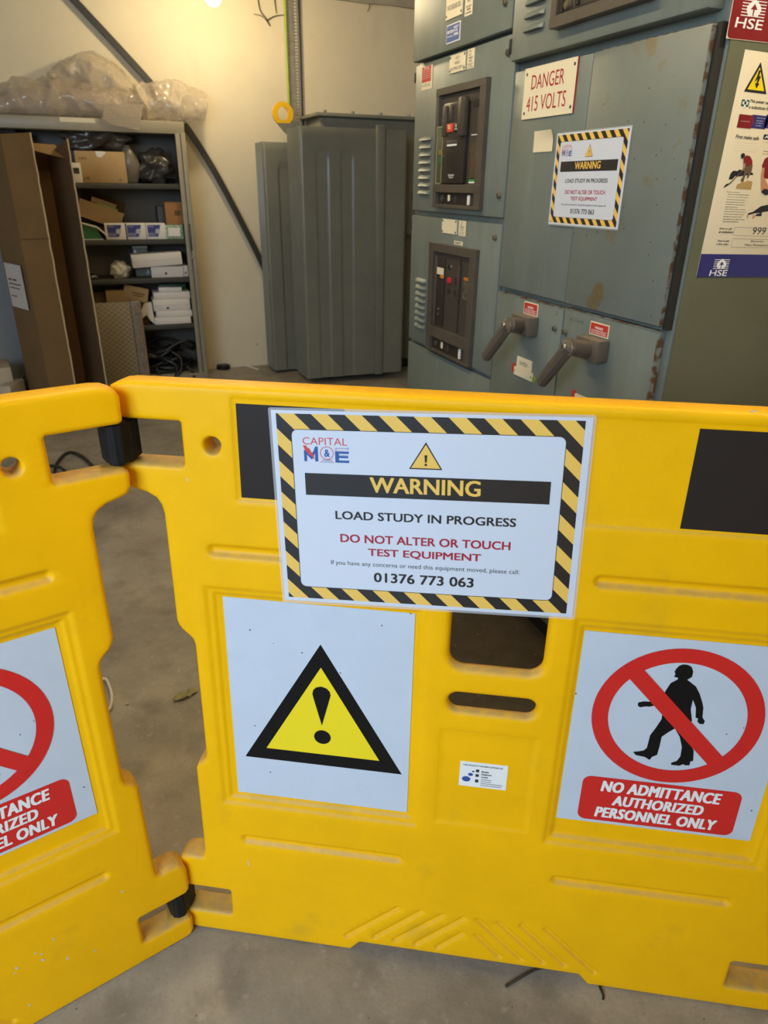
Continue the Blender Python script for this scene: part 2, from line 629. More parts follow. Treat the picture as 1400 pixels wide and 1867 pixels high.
def text_into(bm, s, b, y, bold=0.0, shear=0.0, spacing=1.0, lead=1.0, align='LEFT'):
    """lettering fitted into the box b=(x0, z0, x1, z1); bold thickens the strokes (share of the letter height)"""
    co, fs = text_mesh(s, min(bold, 0.0), shear, spacing, lead, align)
    lo, hi = co.min(0), co.max(0)
    g = max(bold, 0.0) * (b[3] - b[1])
    sc = ((b[2] - b[0] - 2 * g) / (hi[0] - lo[0]), (b[3] - b[1] - g) / (hi[1] - lo[1]))
    shifts = [(g * (0.0 if g == 0 else 1 + i), g * 0.5 * (1 + j) if g else 0.0) for i, j in (((-1, -1), (-1, 1), (0, -1), (0, 1), (1, -1), (1, 1)) if g else ((0, 0),))]
    for k, (dx, dz) in enumerate(shifts):
        vs = [bm.verts.new((b[0] + dx + (p[0] - lo[0]) * sc[0], y - 0.00001 * k, b[1] + dz + (p[1] - lo[1]) * sc[1])) for p in co]
        for f in fs:
            try:
                fa = bm.faces.new([vs[i] for i in f])
                fa.normal_update()
                if fa.normal.y > 0:
                    fa.normal_flip()
            except ValueError:
                pass


def text(name, lines, m, parent, y, **kw):
    bm = bmesh.new()
    for s, b in lines:
        text_into(bm, s, b, y, **kw)
    me = bpy.data.meshes.new(name)
    bm.to_mesh(me)
    bm.free()
    return link(name, me, m, parent)


# ------------------------------------------------------------------ the room
FLOOR = mat('concrete_floor', (0.33, 0.295, 0.240), 0.55, var=0.42, vscale=2.6, bump=0.25, bscale=70)
spots(FLOOR, 9, 0.52, 0.74, (0.120, 0.105, 0.085), 0.65)
spots(FLOOR, 120, 0.55, 0.70, (0.15, 0.13, 0.10), 0.35)
spots(FLOOR, 38, 0.60, 0.72, (0.40, 0.36, 0.30), 0.4)
speck_dots(FLOOR, 7, 0.055, (0.13, 0.085, 0.045), 0.35)
speck_dots(FLOOR, 34, 0.055, (0.06, 0.05, 0.04), 0.22)
WALLM = mat('painted_wall', (0.70, 0.62, 0.45), 0.75, var=0.07, vscale=1.6, bump=0.35, bscale=16)
speck_dots(WALLM, 7, 0.04, (0.16, 0.12, 0.07), 0.45)
spots(WALLM, 3.5, 0.60, 0.74, (0.52, 0.44, 0.30), 0.4, (1, 1, 0.35))
CEILM = mat('ceiling_grey', (0.42, 0.38, 0.30), 0.85, var=0.25, vscale=5, bump=0.5, bscale=12)


def struct(name, x0, x1, y0, y1, z0, z1, m):
    o = box(name, m, None, x0, x1, y0, y1, z0, z1)
    o['kind'] = 'structure'
    return o


WY = 5.83
struct('floor', -3.4, 3.6, -4.0, WY, -0.12, 0.0, FLOOR)
struct('wall_back', -3.4, 3.6, WY, WY + 0.15, 0.0, 2.66, WALLM)
struct('wall_left', -3.4, -3.25, -1.2, WY, 0.0, 2.66, WALLM)
struct('wall_right', 3.45, 3.6, -1.2, WY, 0.0, 2.66, WALLM)
struct('wall_front', -0.75, 3.45, -1.2, -1.05, 0.0, 2.66, WALLM)  # unseen wall, its door edge set to shade the barrier's right end
struct('ceiling', -3.4, 3.6, -1.2, WY + 0.15, 2.66, 2.80, CEILM)
# rough concrete beam above the back wall
bm = box_bm(1.62, 3.45, WY - 0.05, WY, 2.60, 2.66)
bmesh.ops.subdivide_edges(bm, edges=bm.edges[:], cuts=14, use_grid_fill=True)
for v in bm.verts:
    v.co += noise.noise_vector(v.co * 9) * 0.016
    v.co.y = min(v.co.y, WY)
    v.co.z = min(v.co.z, 2.659)
o = from_bm('trim_1', bm, CEILM)
o['kind'] = 'structure'

# ------------------------------------------------------------------ plastic barrier panels
PW, PH, PT = 1.130, 1.140, 0.048


def half_profile():
    """left edge of a panel, from the top down, (x, z, rounding)"""
    return [(0.002, 1.140), (-0.014, 1.138), (-0.026, 1.132), (-0.031, 1.122), (-0.030, 1.100), (-0.030, 1.089), (-0.0275, 1.085), (-0.022, 1.083),
            (0.075, 1.083), (0.077, 1.081), (0.077, 1.018), (0.075, 1.016), (-0.020, 1.016), (-0.026, 1.012), (-0.028, 1.004), (-0.026, 0.985), (-0.020, 0.976), (-0.006, 0.971), (0.012, 0.967), (0.026, 0.959),
            (0.033, 0.948), (0.036, 0.933), (0.037, 0.760), (0.037, 0.742), (0.040, 0.732), (0.046, 0.723), (0.056, 0.714), (0.062, 0.707), (0.065, 0.696),
            (0.065, 0.460), (0.062, 0.451), (0.054, 0.444), (0.047, 0.437), (0.043, 0.426), (0.042, 0.220), (0.040, 0.208), (0.034, 0.203), (0.024, 0.205),
            (0.008, 0.204), (-0.004, 0.200), (-0.012, 0.190), (-0.015, 0.176), (-0.015, 0.140), (-0.013, 0.128), (-0.007, 0.121), (0.002, 0.120),
            (0.085, 0.120), (0.087, 0.118), (0.087, 0.056), (0.085, 0.054), (-0.003, 0.054), (-0.008, 0.050), (-0.011, 0.042), (-0.010, 0.014), (-0.004, 0.003), (0.006, 0.0)]


def resample(lp, step):
    out = []
    n = len(lp)
    for i in range(n):
        a, b = np.array(lp[i]), np.array(lp[(i + 1) % n])
        d = np.linalg.norm(b - a)
        k = max(1, int(math.ceil(d / step)))
        for j in range(k):
            out.append(tuple(a + (b - a) * j / k))
    return out


def mirror(lp):
    return [(PW - x, z) for x, z in lp][::-1]


def panel_mesh():
    L = half_profile()
    bottom = [(0.333, 0.0), (0.352, 0.024), (PW - 0.352, 0.024), (PW - 0.333, 0.0)]
    outline = L + bottom + [(PW - x, z) for x, z in L][::-1]      # counter-clockwise from the top left, down, right, up
    hole = circ(0.124, 1.050, 0.0125, 24)
    handle = rrect(0.491, 0.703, 0.639, 0.862, 0.024, 8)
    oval = rrect(0.494, 0.6195, 0.636, 0.6525, 0.0164, 8)
    loops = [(outline, 0.009, 0.006),
             (hole, 0.006, 0.004), (mirror(hole), 0.006, 0.004), (handle, 0.013, 0.005), (oval, 0.011, 0.004)]
    B, edges, rad, normals, offs = [], [], [], [], []
    segs = []
    for lp, r, st in loops:
        q = resample(lp, st)
        i0, n = len(B), len(q)
        for k, p in enumerate(q):
            B.append(p)
            rad.append(r)
            edges.append((i0 + k, i0 + (k + 1) % n))
        segs.append((np.array(q), np.roll(np.array(q), -1, 0), r))
    B = np.array(B)

    def dist(P):
        """distance to the nearest edge loop, and its rounding radius"""
        best = np.full(len(P), 1e9)
        br = np.full(len(P), 0.009)
        for a, b, r in segs:
            for c0 in range(0, len(P), 20000):
                pp = P[c0:c0 + 20000]
                lo, hi = a.min(0) - 0.02, a.max(0) + 0.02
                ab = b - a
                ap = pp[:, None, :] - a[None]
                t = np.clip((ap * ab).sum(-1) / np.maximum((ab * ab).sum(-1), 1e-12), 0, 1)
                d = np.linalg.norm(ap - ab[None] * t[..., None], axis=-1).min(1)
                k = d < best[c0:c0 + 20000]
                best[c0:c0 + 20000][k] = d[k]
                br[c0:c0 + 20000][k] = r
        return best, br

    def inside(P):
        res = np.zeros(len(P), bool)
        for li, (a, b, r) in enumerate(segs):
            c = np.zeros(len(P), bool)
            for (x0, y0), (x1, y1) in zip(a, b):
                if y0 == y1:
                    continue
                k = ((P[:, 1] < max(y0, y1)) & (P[:, 1] >= min(y0, y1)))
                c ^= k & (P[:, 0] < x0 + (P[:, 1] - y0) / (y1 - y0) * (x1 - x0))
            res = c if li == 0 else res & ~c
        return res

    def sm(t):
        t = np.clip(t, 0, 1)
        return t * t * (3 - 2 * t)

    def sd_rect(X, Z, x0, z0, x1, z1, r):
        qx = np.abs(X - (x0 + x1) / 2) - (x1 - x0) / 2 + r
        qz = np.abs(Z - (z0 + z1) / 2) - (z1 - z0) / 2 + r
        return np.hypot(np.maximum(qx, 0), np.maximum(qz, 0)) + np.minimum(np.maximum(qx, qz), 0) - r

    def sd_cap(X, Z, ax, az, bx, bz, r):
        pax, paz, bax, baz = X - ax, Z - az, bx - ax, bz - az
        h = np.clip((pax * bax + paz * baz) / (bax * bax + baz * baz), 0, 1)
        return np.hypot(pax - bax * h, paz - baz * h) - r

    def height(P):
        X, Z = P[:, 0], P[:, 1]
        X = np.minimum(X, PW - X)                                # the moulding is symmetric
        g = 0.003 * sm(-sd_rect(X, Z, 0.155, 0.963, PW - 0.155, 1.126, 0.004) / 0.005)
        g += 0.0045 * sm(-sd_rect(X, Z, 0.087, 0.350, 0.457, 0.816, 0.006) / 0.011)
        g += 0.0045 * sm(-sd_rect(X, Z, 0.102, 0.364, 0.445, 0.802, 0.004) / 0.007)
        g += 0.0015 * sm(-sd_rect(X, Z, 0.112, 0.371, 0.438, 0.794, 0.002) / 0.003)
        g += 0.008 * sm(-sd_cap(X, Z, 0.113, 0.878, 0.425, 0.878, 0.0135) / 0.0115)
        g += 0.007 * sm(-sd_cap(X, Z, 0.131, 0.268, 0.420, 0.268, 0.0135) / 0.0115)
        g += 0.0018 * sm(-sd_rect(X, Z, 0.483, 0.372, PW - 0.483, 0.581, 0.002) / 0.003)
        for c in ((0.324, 0.040, 0.424, 0.138), (0.381, 0.049, 0.470, 0.138), (0.421, 0.048, 0.512, 0.137), (0.463, 0.046, 0.552, 0.137), (0.505, 0.045, 0.551, 0.094)):
            g += 0.0045 * sm(-sd_cap(X, Z, *c, 0.0075) / 0.0065)
        return g

    # sample points: loops, rings just inside them, coarse grid, fine grid on the mouldings
    pts = [B]
    for li, (a, b, r) in enumerate(segs):
        t = b - np.roll(a, 1, 0)
        nrm = np.stack([-t[:, 1], t[:, 0]], 1)
        nrm /= np.maximum(np.linalg.norm(nrm, axis=1, keepdims=True), 1e-9)
        for f in (0.12, 0.35, 0.65, 1.0):
            for sg in (1, -1):
                pts.append(a + nrm * sg * r * f)
    X, Z = np.meshgrid(np.arange(-0.008, PW + 0.01, 0.014), np.arange(0.004, PH, 0.014))
    pts.append(np.stack([X.ravel(), Z.ravel()], 1))
    st = 0.0028
    X, Z = np.meshgrid(np.arange(0.0, PW, st), np.arange(0.0, PH, st))
    Gd = np.stack([X.ravel(), Z.ravel()], 1)
    h = height(Gd).reshape(X.shape)
    gr = np.maximum.reduce([np.abs(h - np.roll(h, s, ax)) for s in (1, -1) for ax in (0, 1)])
    pts.append(Gd[(gr > 0.00012).ravel()])
    cand = np.concatenate(pts[1:])
    cand = cand[inside(cand)]
    d, _ = dist(cand)
    cand = cand[d > 0.0009]
    # thin out near duplicates
    _, ui = np.unique(np.round(cand / 0.0019).astype(int), axis=0, return_index=True)
    cand = cand[ui] + (np.random.RandomState(3).rand(len(ui), 2) - 0.5) * 1e-5
    allp = np.concatenate([B, cand])
    vo, eo, fo, _, _, _ = delaunay_2d_cdt([Vector(p) for p in allp], edges, [], 0, 1e-7)
    V = np.array([(v.x, v.y) for v in vo])
    F = np.array([f for f in fo if len(f) == 3])
    cen = V[F].mean(1)
    F = F[inside(cen)]
    d, r = dist(V)
    e = np.where(d < r, r - np.sqrt(np.maximum(r * r - (r - np.minimum(d, r)) ** 2, 0)), 0)
    yf = e + height(V)
    rb = np.full(len(V), 0.006)
    yb = PT - np.where(d < rb, rb - np.sqrt(np.maximum(rb * rb - (rb - np.minimum(d, rb)) ** 2, 0)), 0)
    # the back is hollowed behind the hand hole
    yb = yb - 0.030 * sm(-sd_rect(np.minimum(V[:, 0], PW - V[:, 0]), V[:, 1], 0.462, 0.595, PW - 0.462, 0.900, 0.01) / 0.014)
    yb = np.maximum(yb, yf + 0.004)
    n = len(V)
    verts = np.concatenate([np.stack([V[:, 0], yf, V[:, 1]], 1), np.stack([V[:, 0], yb, V[:, 1]], 1)])
    # front faces look towards -y
    a, b, c = V[F[:, 0]], V[F[:, 1]], V[F[:, 2]]
    ccw = ((b - a)[:, 0] * (c - a)[:, 1] - (b - a)[:, 1] * (c - a)[:, 0]) > 0
    F[~ccw] = F[~ccw][:, ::-1]
    cnt = {}
    for t in F:
        for k in range(3):
            i, j = int(t[k]), int(t[(k + 1) % 3])
            cnt[(i, j)] = cnt.get((i, j), 0) + 1
    sides = [(i, j) for (i, j) in cnt if (j, i) not in cnt]
    faces = [tuple(map(int, t)) for t in F] + [tuple(int(q) + n for q in t[::-1]) for t in F] + [(j, i, i + n, j + n) for i, j in sides]
    me = bpy.data.meshes.new('barrier_body')
    me.from_pydata(verts.tolist(), [], faces)
    me.validate()
    me.materials.append(YEL)
    me.shade_smooth()
    return me


PANEL = panel_mesh()
RO = at_z(352, 1690)
RDIR = (at_z(1390, 1845) - RO).normalized()
LO = at_z(348, 1707)
LDIR = (LO - at_z(70, 1866)).normalized()


def lean_frame(o, u, deg):
    nrm = Vector((u.y, -u.x, 0))
    return Frame(o, u, Vector((0, 0, 1)) * math.cos(math.radians(deg)) - nrm * math.sin(math.radians(deg)))


FR = lean_frame(RO, RDIR, 2.5)
FL0 = lean_frame(LO, LDIR, 1.5)
FL = Frame(FL0.o - FL0.u * PW, FL0.u, FL0.v)


def no_entry_sign(parent, cx, y):
    """white plate with the red ring, walking figure and red caption"""
    x0 = cx - 0.854
    s = box('prohibition_sign', WHITE, parent, x0 + 0.694, x0 + 1.014, y - 0.0012, y, 0.4075, 0.788)
    yy = y - 0.0015
    man = [(.841, .741), (.846, .744), (.853, .744), (.859, .741), (.863, .733), (.863, .723), (.857, .717), (.864, .712), (.872, .706), (.880, .693), (.887, .677), (.890, .668),
           (.892, .650), (.897, .643), (.896, .637), (.890, .637), (.886, .641), (.886, .647), (.882, .648), (.879, .667), (.872, .681), (.872, .663), (.878, .641), (.871, .632), (.868, .613),
           (.877, .600), (.887, .590), (.891, .584), (.894, .563), (.890, .561), (.890, .553), (.883, .552), (.880, .554), (.875, .550), (.862, .550), (.861, .554), (.869, .559), (.873, .569),
           (.872, .588), (.865, .608), (.855, .623), (.846, .614), (.838, .604), (.838, .586), (.837, .567), (.830, .562), (.827, .555), (.819, .560), (.804, .562), (.799, .568),
           (.807, .570), (.815, .573), (.819, .579), (.820, .605), (.826, .620), (.832, .638), (.831, .661), (.822, .665), (.810, .660), (.805, .660), (.796, .657), (.792, .660),
           (.792, .666), (.800, .669), (.814, .670), (.826, .673), (.829, .693), (.834, .708), (.843, .716), (.843, .719), (.837, .720), (.838, .725), (.836, .730), (.838, .736)]
    flat('walking_figure', [[[(x0 + x, z) for x, z in man]]], SIGNBLK, s, yy)
    c = circ(x0 + 0.854, 0.643, 0.1300, 72)
    ci = circ(x0 + 0.854, 0.643, 0.1045, 72)
    a, b = Vector((x0 + 0.782, 0.718)), Vector((x0 + 0.930, 0.565))
    t = (b - a).normalized()
    q = Vector((-t.y, t.x)) * 0.0135
    bar = [tuple(a - t * 0.01 + q), tuple(a - t * 0.01 - q), tuple(b + t * 0.01 - q), tuple(b + t * 0.01 + q)]
    bm = flat_bm([[c, ci[::-1]]], yy - 0.0004)
    flat_bm([[bar]], yy - 0.0007, bm)
    flat_bm([[rrect(x0 + 0.728, 0.4135, x0 + 0.983, 0.5085, 0.014)]], yy, bm)
    me = bpy.data.meshes.new('red_ring_and_caption')
    bm.to_mesh(me)
    bm.free()
    link('red_ring_and_caption', me, SIGNRED, s)
    text('lettering', [('NO ADMITTANCE', (x0 + .759, .4785, x0 + .952, .502)), ('AUTHORIZED', (x0 + .781, .4505, x0 + .929, .4725)), ('PERSONNEL ONLY', (x0 + .756, .4215, x0 + .955, .4445))],
         INKW, s, yy - 0.0005, bold=0.055, shear=0.14, spacing=1.08)
    return s


def warning_triangle_sign(parent, y):
    s = box('warning_sign', WHITE, parent, 0.1185, 0.4335, y - 0.0012, y, 0.377, 0.791)
    yy = y - 0.0015
    flat('black_triangle', [[[(.280, .717), (.1375, .4635), (.4215, .4635)]]], SIGNBLK, s, yy)
    flat('yellow_triangle', [[[(.280, .672), (.178, .4885), (.3815, .4885)]]], SIGNYEL, s, yy - 0.0004)
    ex = [(.280, .552), (.2665, .607), (.2645, .617), (.266, .625), (.271, .631), (.280, .634), (.289, .631), (.2945, .625), (.296, .617), (.2935, .607)]
    flat('exclamation_mark', [[ex], [circ(.2805, .527, .0148, 32)]], SIGNBLK, s, yy - 0.0008)
    return s


def supplier_label(parent, y):
    s = box('supplier_label', INKW, parent, 0.5215, 0.6020, y - 0.0006, y, 0.4620, 0.5155)
    B = lambda a, b, c, d: (.5215 + a * .0805, .5155 - d * .0535, .5215 + c * .0805, .5155 - b * .0535)
    text('lettering', [('THIS PRODUCT HAS BEEN SUPPLIED BY', B(.06, .10, .90, .155)), ('Elander', B(.46, .30, .62, .38)), ('Equipment', B(.46, .41, .68, .50)), ('Limited', B(.46, .52, .60, .59))],
         PL_INK, s, y - 0.0009, bold=0.03)
    flat('small_print', [[rect(*B(.46, .645, .68, .675))], [rect(*B(.46, .725, .68, .755))], [rect(*B(.46, .805, .92, .835))], [rect(*B(.46, .885, .90, .915))]], mat('small_print_grey', (0.30, 0.30, 0.32), 0.5), s, y - 0.0009)
    c = lambda a, b, r: circ(.5215 + a * .0805, .5155 - b * .0535, r, 28, r * .8)
    flat('dots', [[c(.15, .70, .0072)], [c(.235, .50, .0042)], [c(.285, .37, .0022)]], mat('label_blue', (0.03, 0.08, 0.33), 0.4), s, y - 0.0009)
    flat('pictures', [[rect(*B(.34, .27, .41, .38))], [rect(*B(.34, .46, .41, .57))], [rect(*B(.34, .68, .41, .80))]], PL_INK, s, y - 0.0009)
    return s


def scuffs(parent, spots_):
    for x, z, a, b, rot in spots_:
        pts = []
        for k in range(10):
            an = 2 * math.pi * k / 10
            rr = 0.75 + 0.5 * random.random()
            px_, pz_ = a * rr * math.cos(an), b * rr * math.sin(an)
            pts.append((x + px_ * math.cos(rot) - pz_ * math.sin(rot), z + px_ * math.sin(rot) + pz_ * math.cos(rot)))
        flat('paint_scuff', [[pts]], SCUFF, parent, -0.0004)


# right-hand panel
pr = empty('safety_barrier', M=FR.M)
tag(pr, 'yellow plastic barrier panel with the warning triangle sign, facing the camera', 'barrier', 'hinged yellow barrier panels')
link('moulded_body', PANEL, None, pr)
warning_triangle_sign(pr, 0.0102)
no_entry_sign(pr, 0.854, 0.0102)
for x0, x1 in ((0.164, 0.322), (0.800, 0.972)):
    box('black_panel', BLACKV, pr, x0, x1, 0.0022, 0.0034, 0.9705, 1.1150)
supplier_label(pr, 0.0018)
scuffs(pr, [(0.86, 1.1425, 0.006, 0.001, 0.1), (0.895, 1.1425, 0.008, 0.001, 0.1), (0.131, 0.207, 0.0012, 0.010, 0.02), (0.082, 0.994, 0.0012, 0.003, 0.4)])
# left-hand panel
pl = empty('safety_barrier', M=FL.M)
tag(pl, 'yellow plastic barrier panel at the left, cut off by the photo edge', 'barrier', 'hinged yellow barrier panels')
link('moulded_body', PANEL, None, pl)
no_entry_sign(pl, 0.854, 0.0102)
box('black_panel', BLACKV, pl, 0.800, 0.972, 0.0022, 0.0034, 0.9705, 1.1150)
box('black_panel', BLACKV, pl, 0.164, 0.322, 0.0022, 0.0034, 0.9705, 1.1150)
warning_triangle_sign(pl, 0.0102)
_sc = []
for px, py in ((65, 1738), (76, 1739), (78, 1750), (98, 1712), (30, 1765), (27, 1774), (54, 1832), (173, 1733), (223, 1625), (123, 1747)):
    x, z = FL.at(px, py)
    _sc.append((x, z, random.uniform(.0012, .0032), random.uniform(.0016, .004), random.random()))
scuffs(pl, _sc)


# black hinge straps: loops that go through the slots of both panels
def hinge_strap(z0, z1, wl, wr):
    uL, nL, uR, nR = FL.u, FL.n, FR.u, FR.n
    corner = (nL + nR).normalized()
    h = lambda v: Vector((v.x, v.y))
    P = [h(-uL * wl - nL * 0.030), h(-uL * wl + nL * 0.004), h(-uL * (wl - .006) + nL * 0.014), h(-uL * (wl - 0.016) + nL * 0.018), h(corner * 0.018),
         h(uR * (wr - 0.007) + nR * 0.012), h(uR * wr + nR * 0.003), h(uR * wr - nR * 0.030), h(-corner * 0.05)]
    b2 = bmesh.new()
    base = [b2.verts.new((p.x, p.y, z0)) for p in P]
    f = b2.faces.new(base)
    r = bmesh.ops.extrude_face_region(b2, geom=[f])
    for v in r['geom']:
        if isinstance(v, bmesh.types.BMVert):
            v.co.z = z1
    bmesh.ops.recalc_face_normals(b2, faces=b2.faces)
    bmesh.ops.bevel(b2, geom=b2.edges[:], offset=0.0035, segments=3, affect='EDGES')
    mid = FR.o + FR.v * ((z0 + z1) / 2) - FR.u * 0.008
    for v in b2.verts:
        v.co += Vector((mid.x, mid.y, 0)) + (FR.v - Vector((0, 0, 1))) * 0
    M = FR.M.inverted()
    for v in b2.verts:
        v.co = M @ v.co
    return from_bm('hinge_strap', b2, RUBBER, pr, 62)


hinge_strap(1.017, 1.082, 0.033, 0.008)
hinge_strap(0.055, 0.119, 0.033, 0.008)

# ------------------------------------------------------------------ the laminated warning sheets


def warning_sheet(name, M, S, label, cat, group):
    """S: scale against A3; local origin in the middle of the sheet, y=0 its back"""
    t = empty(name, M=M)
    tag(t, label, cat, group)
    w, h = 0.428, 0.297                                             # printed border
    Q = lambda u, v: ((u - 0.5) * w * S, (0.5 - v) * h * S)
    Bx = lambda u0, v0, u1, v1: (Q(u0, v1)[0], Q(u0, v1)[1], Q(u1, v0)[0], Q(u1, v0)[1])
    o = box('sheet', PAPER, t, Q(-.0165, 0)[0], Q(1.0225, 0)[0], -0.0009, 0.0, Q(0, 1.020)[1], Q(0, -.0155)[1])
    lam = [rrect(Q(-.026, 0)[0], Q(0, 1.034)[1], Q(1.032, 0)[0], Q(0, -.028)[1], 0.004 * S), rect(Q(-.0165, 0)[0], Q(0, 1.020)[1], Q(1.0225, 0)[0], Q(0, -.0155)[1])[::-1]]
    flat('laminate_edge', [lam], L_EDGE, t, -0.0005)
    y1, y2, y3 = -0.0011, -0.0013, -0.0015
    inner = rrect(*Bx(.0495, .078, .9455, .930), 0.009 * S)
    ib = flat('hazard_border', [[rect(*Bx(0, 0, 1, 1)), inner[::-1]]], STRIPE, t, y1)
    k = rrect(*Bx(.0475, .075, .9475, .933), 0.010 * S)
    flat('border_line', [[k, rrect(*Bx(.0495, .078, .9455, .930), 0.009 * S)[::-1]]], INK, t, y2)
    flat('title_bar', [[rect(*Bx(.0873, .297, .9101, .412))]], INK, t, y1)
    text('title_lettering', [('WARNING', Bx(.311, .306, .684, .387))], INKY, t, y2, bold=0.035)
    tri = lambda g: [Q(.5, .122 + g * 1.9), Q(.4446 + g * 1.1, .258 - g), Q(.5557 - g * 1.1, .258 - g)]
    flat('triangle_outline', [[tri(0)]], INK, t, y1)
    flat('triangle', [[tri(.0062)]], INKY, t, y2)
    flat('exclamation_mark', [[[Q(.4955, .186), Q(.5055, .186), Q(.5035, .2225), Q(.4975, .2225)]], [rect(*Bx(.4965, .2285, .5045, .2395))]], INK, t, y3)
    text('lettering', [('LOAD STUDY IN PROGRESS', Bx(.188, .4915, .807, .537))], INK, t, y1, bold=0.035)
    text('lettering', [('01376 773 063', Bx(.3192, .8275, .6742, .8825))], INK, t, y1, bold=0.035)
    text('lettering', [('If you have any concerns or need this equipment moved, please call:', Bx(.165, .768, .8288, .800))], INK, t, y1)
    text('red_lettering', [('DO NOT ALTER OR TOUCH', Bx(.2025, .617, .7932, .663)), ('TEST EQUIPMENT', Bx(.2997, .692, .6957, .740))], INKR, t, y1, bold=0.035)
    # logo
    text('logo_name', [('CAPITAL', Bx(.0860, .1145, .2380, .1515))], INKRD, t, y1, bold=-0.004)
    Mx, M0, M1 = [(.0885, .236), (.0885, .180), (.096, .180), (.114, .207), (.1285, .160), (.1370, .160), (.1370, .236), (.1265, .236), (.1265, .195), (.1155, .228), (.0985, .203), (.0985, .236)], 0, 0
    E = [(.1955, .2385), (.1955, .181), (.2425, .181), (.2425, .1925), (.2085, .1925), (.2085, .2035), (.2400, .2035), (.2400, .2145), (.2085, .2145), (.2085, .2265), (.2430, .2265), (.2430, .2385)]
    bm = flat_bm([[[Q(*p) for p in Mx]], [[Q(*p) for p in E]]], y1)
    text_into(bm, '&', Bx(.1580, .1735, .1775, .2105), y1, bold=0.03)
    for a, b in ((.2005, .163), (.2005, .171)):
        flat_bm([[rect(*Bx(.1985, a - .0012, .2375, a + .0004))]], y1, bm)
        break
    for k in range(4):
        v = .222 + k * .0052
        flat_bm([[rect(*Bx(.1610 - k * .0025, v, .1755 + k * .0025, v + .0018))]], y1, bm)
    flat_bm([[circ(*Q(.2400, .1655), .0014 * S, 14), circ(*Q(.2400, .1655), .0008 * S, 14)[::-1]]], y1, bm)
    flat_bm([[rect(*Bx(.1960, .1645, .2385, .1665))]], y1, bm)
    me = bpy.data.meshes.new('logo_letters')
    bm.to_mesh(me)
    bm.free()
    link('logo_letters', me, INKB, t)
    bolt = [(.0860, .156), (.0965, .156), (.1030, .171), (.1060, .166), (.1150, .192), (.1180, .189), (.1260, .228), (.1090, .200), (.1055, .205), (.0985, .184), (.0950, .187)]
    polys = [[[Q(*p) for p in bolt]]]
    cx, cz = Q(.1675, .1915)
    for k in range(22):
        if 4 <= (k - 14) % 22 <= 7 and False:
            continue
        an = 2 * math.pi * k / 22
        polys.append([circ(cx + .0097 * S * math.cos(an), cz + .0097 * S * math.sin(an), .00075 * S, 8)])
    polys.append([circ(cx, cz, .0092 * S, 40), circ(cx, cz, .0088 * S, 40)[::-1]])
    polys.append([[Q(.1585, .220), Q(.1605, .220), Q(.1470, .241), Q(.1440, .241)]])
    polys.append([[Q(.1745, .220), Q(.1765, .220), Q(.1910, .241), Q(.1880, .241)]])
    polys.append([rect(*Bx(.2010, .1742, .2430, .1752))])
    polys.append([circ(*Q(.1985, .1747), .0013 * S, 14), circ(*Q(.1985, .1747), .0007 * S, 14)[::-1]])
    flat('logo_bolt', polys, INKRD, t, y2)
    return t


_r = math.radians(1.75)
_c = Vector((0.4425, -0.0015, 0.9635))
MA3 = FR.M @ Matrix.Translation(_c) @ Matrix.Rotation(-_r, 4, 'Y')
warning_sheet('warning_sheet', MA3, 1.0, 'large laminated warning sheet with striped border taped to the yellow barrier', 'warning sheet', 'striped warning sheets')

# ------------------------------------------------------------------ switchboard
XF = 1.215


def lab_frame(yc):
    return Frame((XF, yc, 0), (0, -1, 0), (0, 0, 1))


def plate(parent, m, y0, y1, z0, z1, yc, name='label_plate', th=0.0025, d=0.0, rivets=False):
    s = box(name, m, parent, yc - y1, yc - y0, d - th, d, z0, z1)
    if rivets:
        for a, b in ((.05, .12), (.95, .12), (.05, .88), (.95, .88)):
            flat('rivet', [[circ(yc - y1 + (y1 - y0) * a, z0 + (z1 - z0) * b, 0.0042, 12)]], PL_INK, s, d - th - 0.0006)
    return s


def ptext(parent, lines, m, yc, d, **kw):
    return text('lettering', [(s, (yc - b[0], b[1], yc - b[2], b[3])) for s, b in lines], m, parent, d, **kw)


def louvres(parent, yc, y0, y1, z0, z1, n, d=0.0):
    st = (z1 - z0) / n
    for k in range(n):
        zc = z0 + st * (k + 0.5)
        bm = bmesh.new()
        prof = [(0.0, zc + st * 0.30), (-0.010, zc + st * 0.05), (-0.013, zc - st * 0.20), (-0.011, zc - st * 0.25), (0.0, zc - st * 0.22)]
        for xx, ins in ((yc - y1, 0.35), (yc - y1 + 0.008, 1), (yc - y0 - 0.008, 1), (yc - y0, 0.35)):
            for py_, pz_ in prof:
                bm.verts.new((xx, d + py_ * ins, pz_))
        bm.verts.ensure_lookup_table()
        for i in range(3):
            for j in range(5):
                a, b = i * 5 + j, i * 5 + (j + 1) % 5
                bm.faces.new((bm.verts[a], bm.verts[b], bm.verts[b + 5], bm.verts[a + 5]))
        bm.faces.new([bm.verts[j] for j in range(5)])
        bm.faces.new([bm.verts[15 + j] for j in range(5)])
        from_bm('louvre', bm, STEEL, parent, 35)


def lock(parent, yc, y, z, d=0.0, r=0.0095):
    o = cyl('lock', SCREW, parent, (yc - y, d, z), (yc - y, d - 0.010, z), r, r * 0.85, 18, 0.0015)
    box('slot', PL_INK, o, yc - y - 0.0012, yc - y + 0.0012, d - 0.0112, d - 0.0098, z - r * 0.7, z + r * 0.7)
    return o


def door(parent, yc, y0, y1, z0, z1, m=STEEL, d0=0.0, d1=0.022, name='door', bev=0.004):
    return box(name, m, parent, yc - y1, yc - y0, d0, d1, z0, z1, bev)


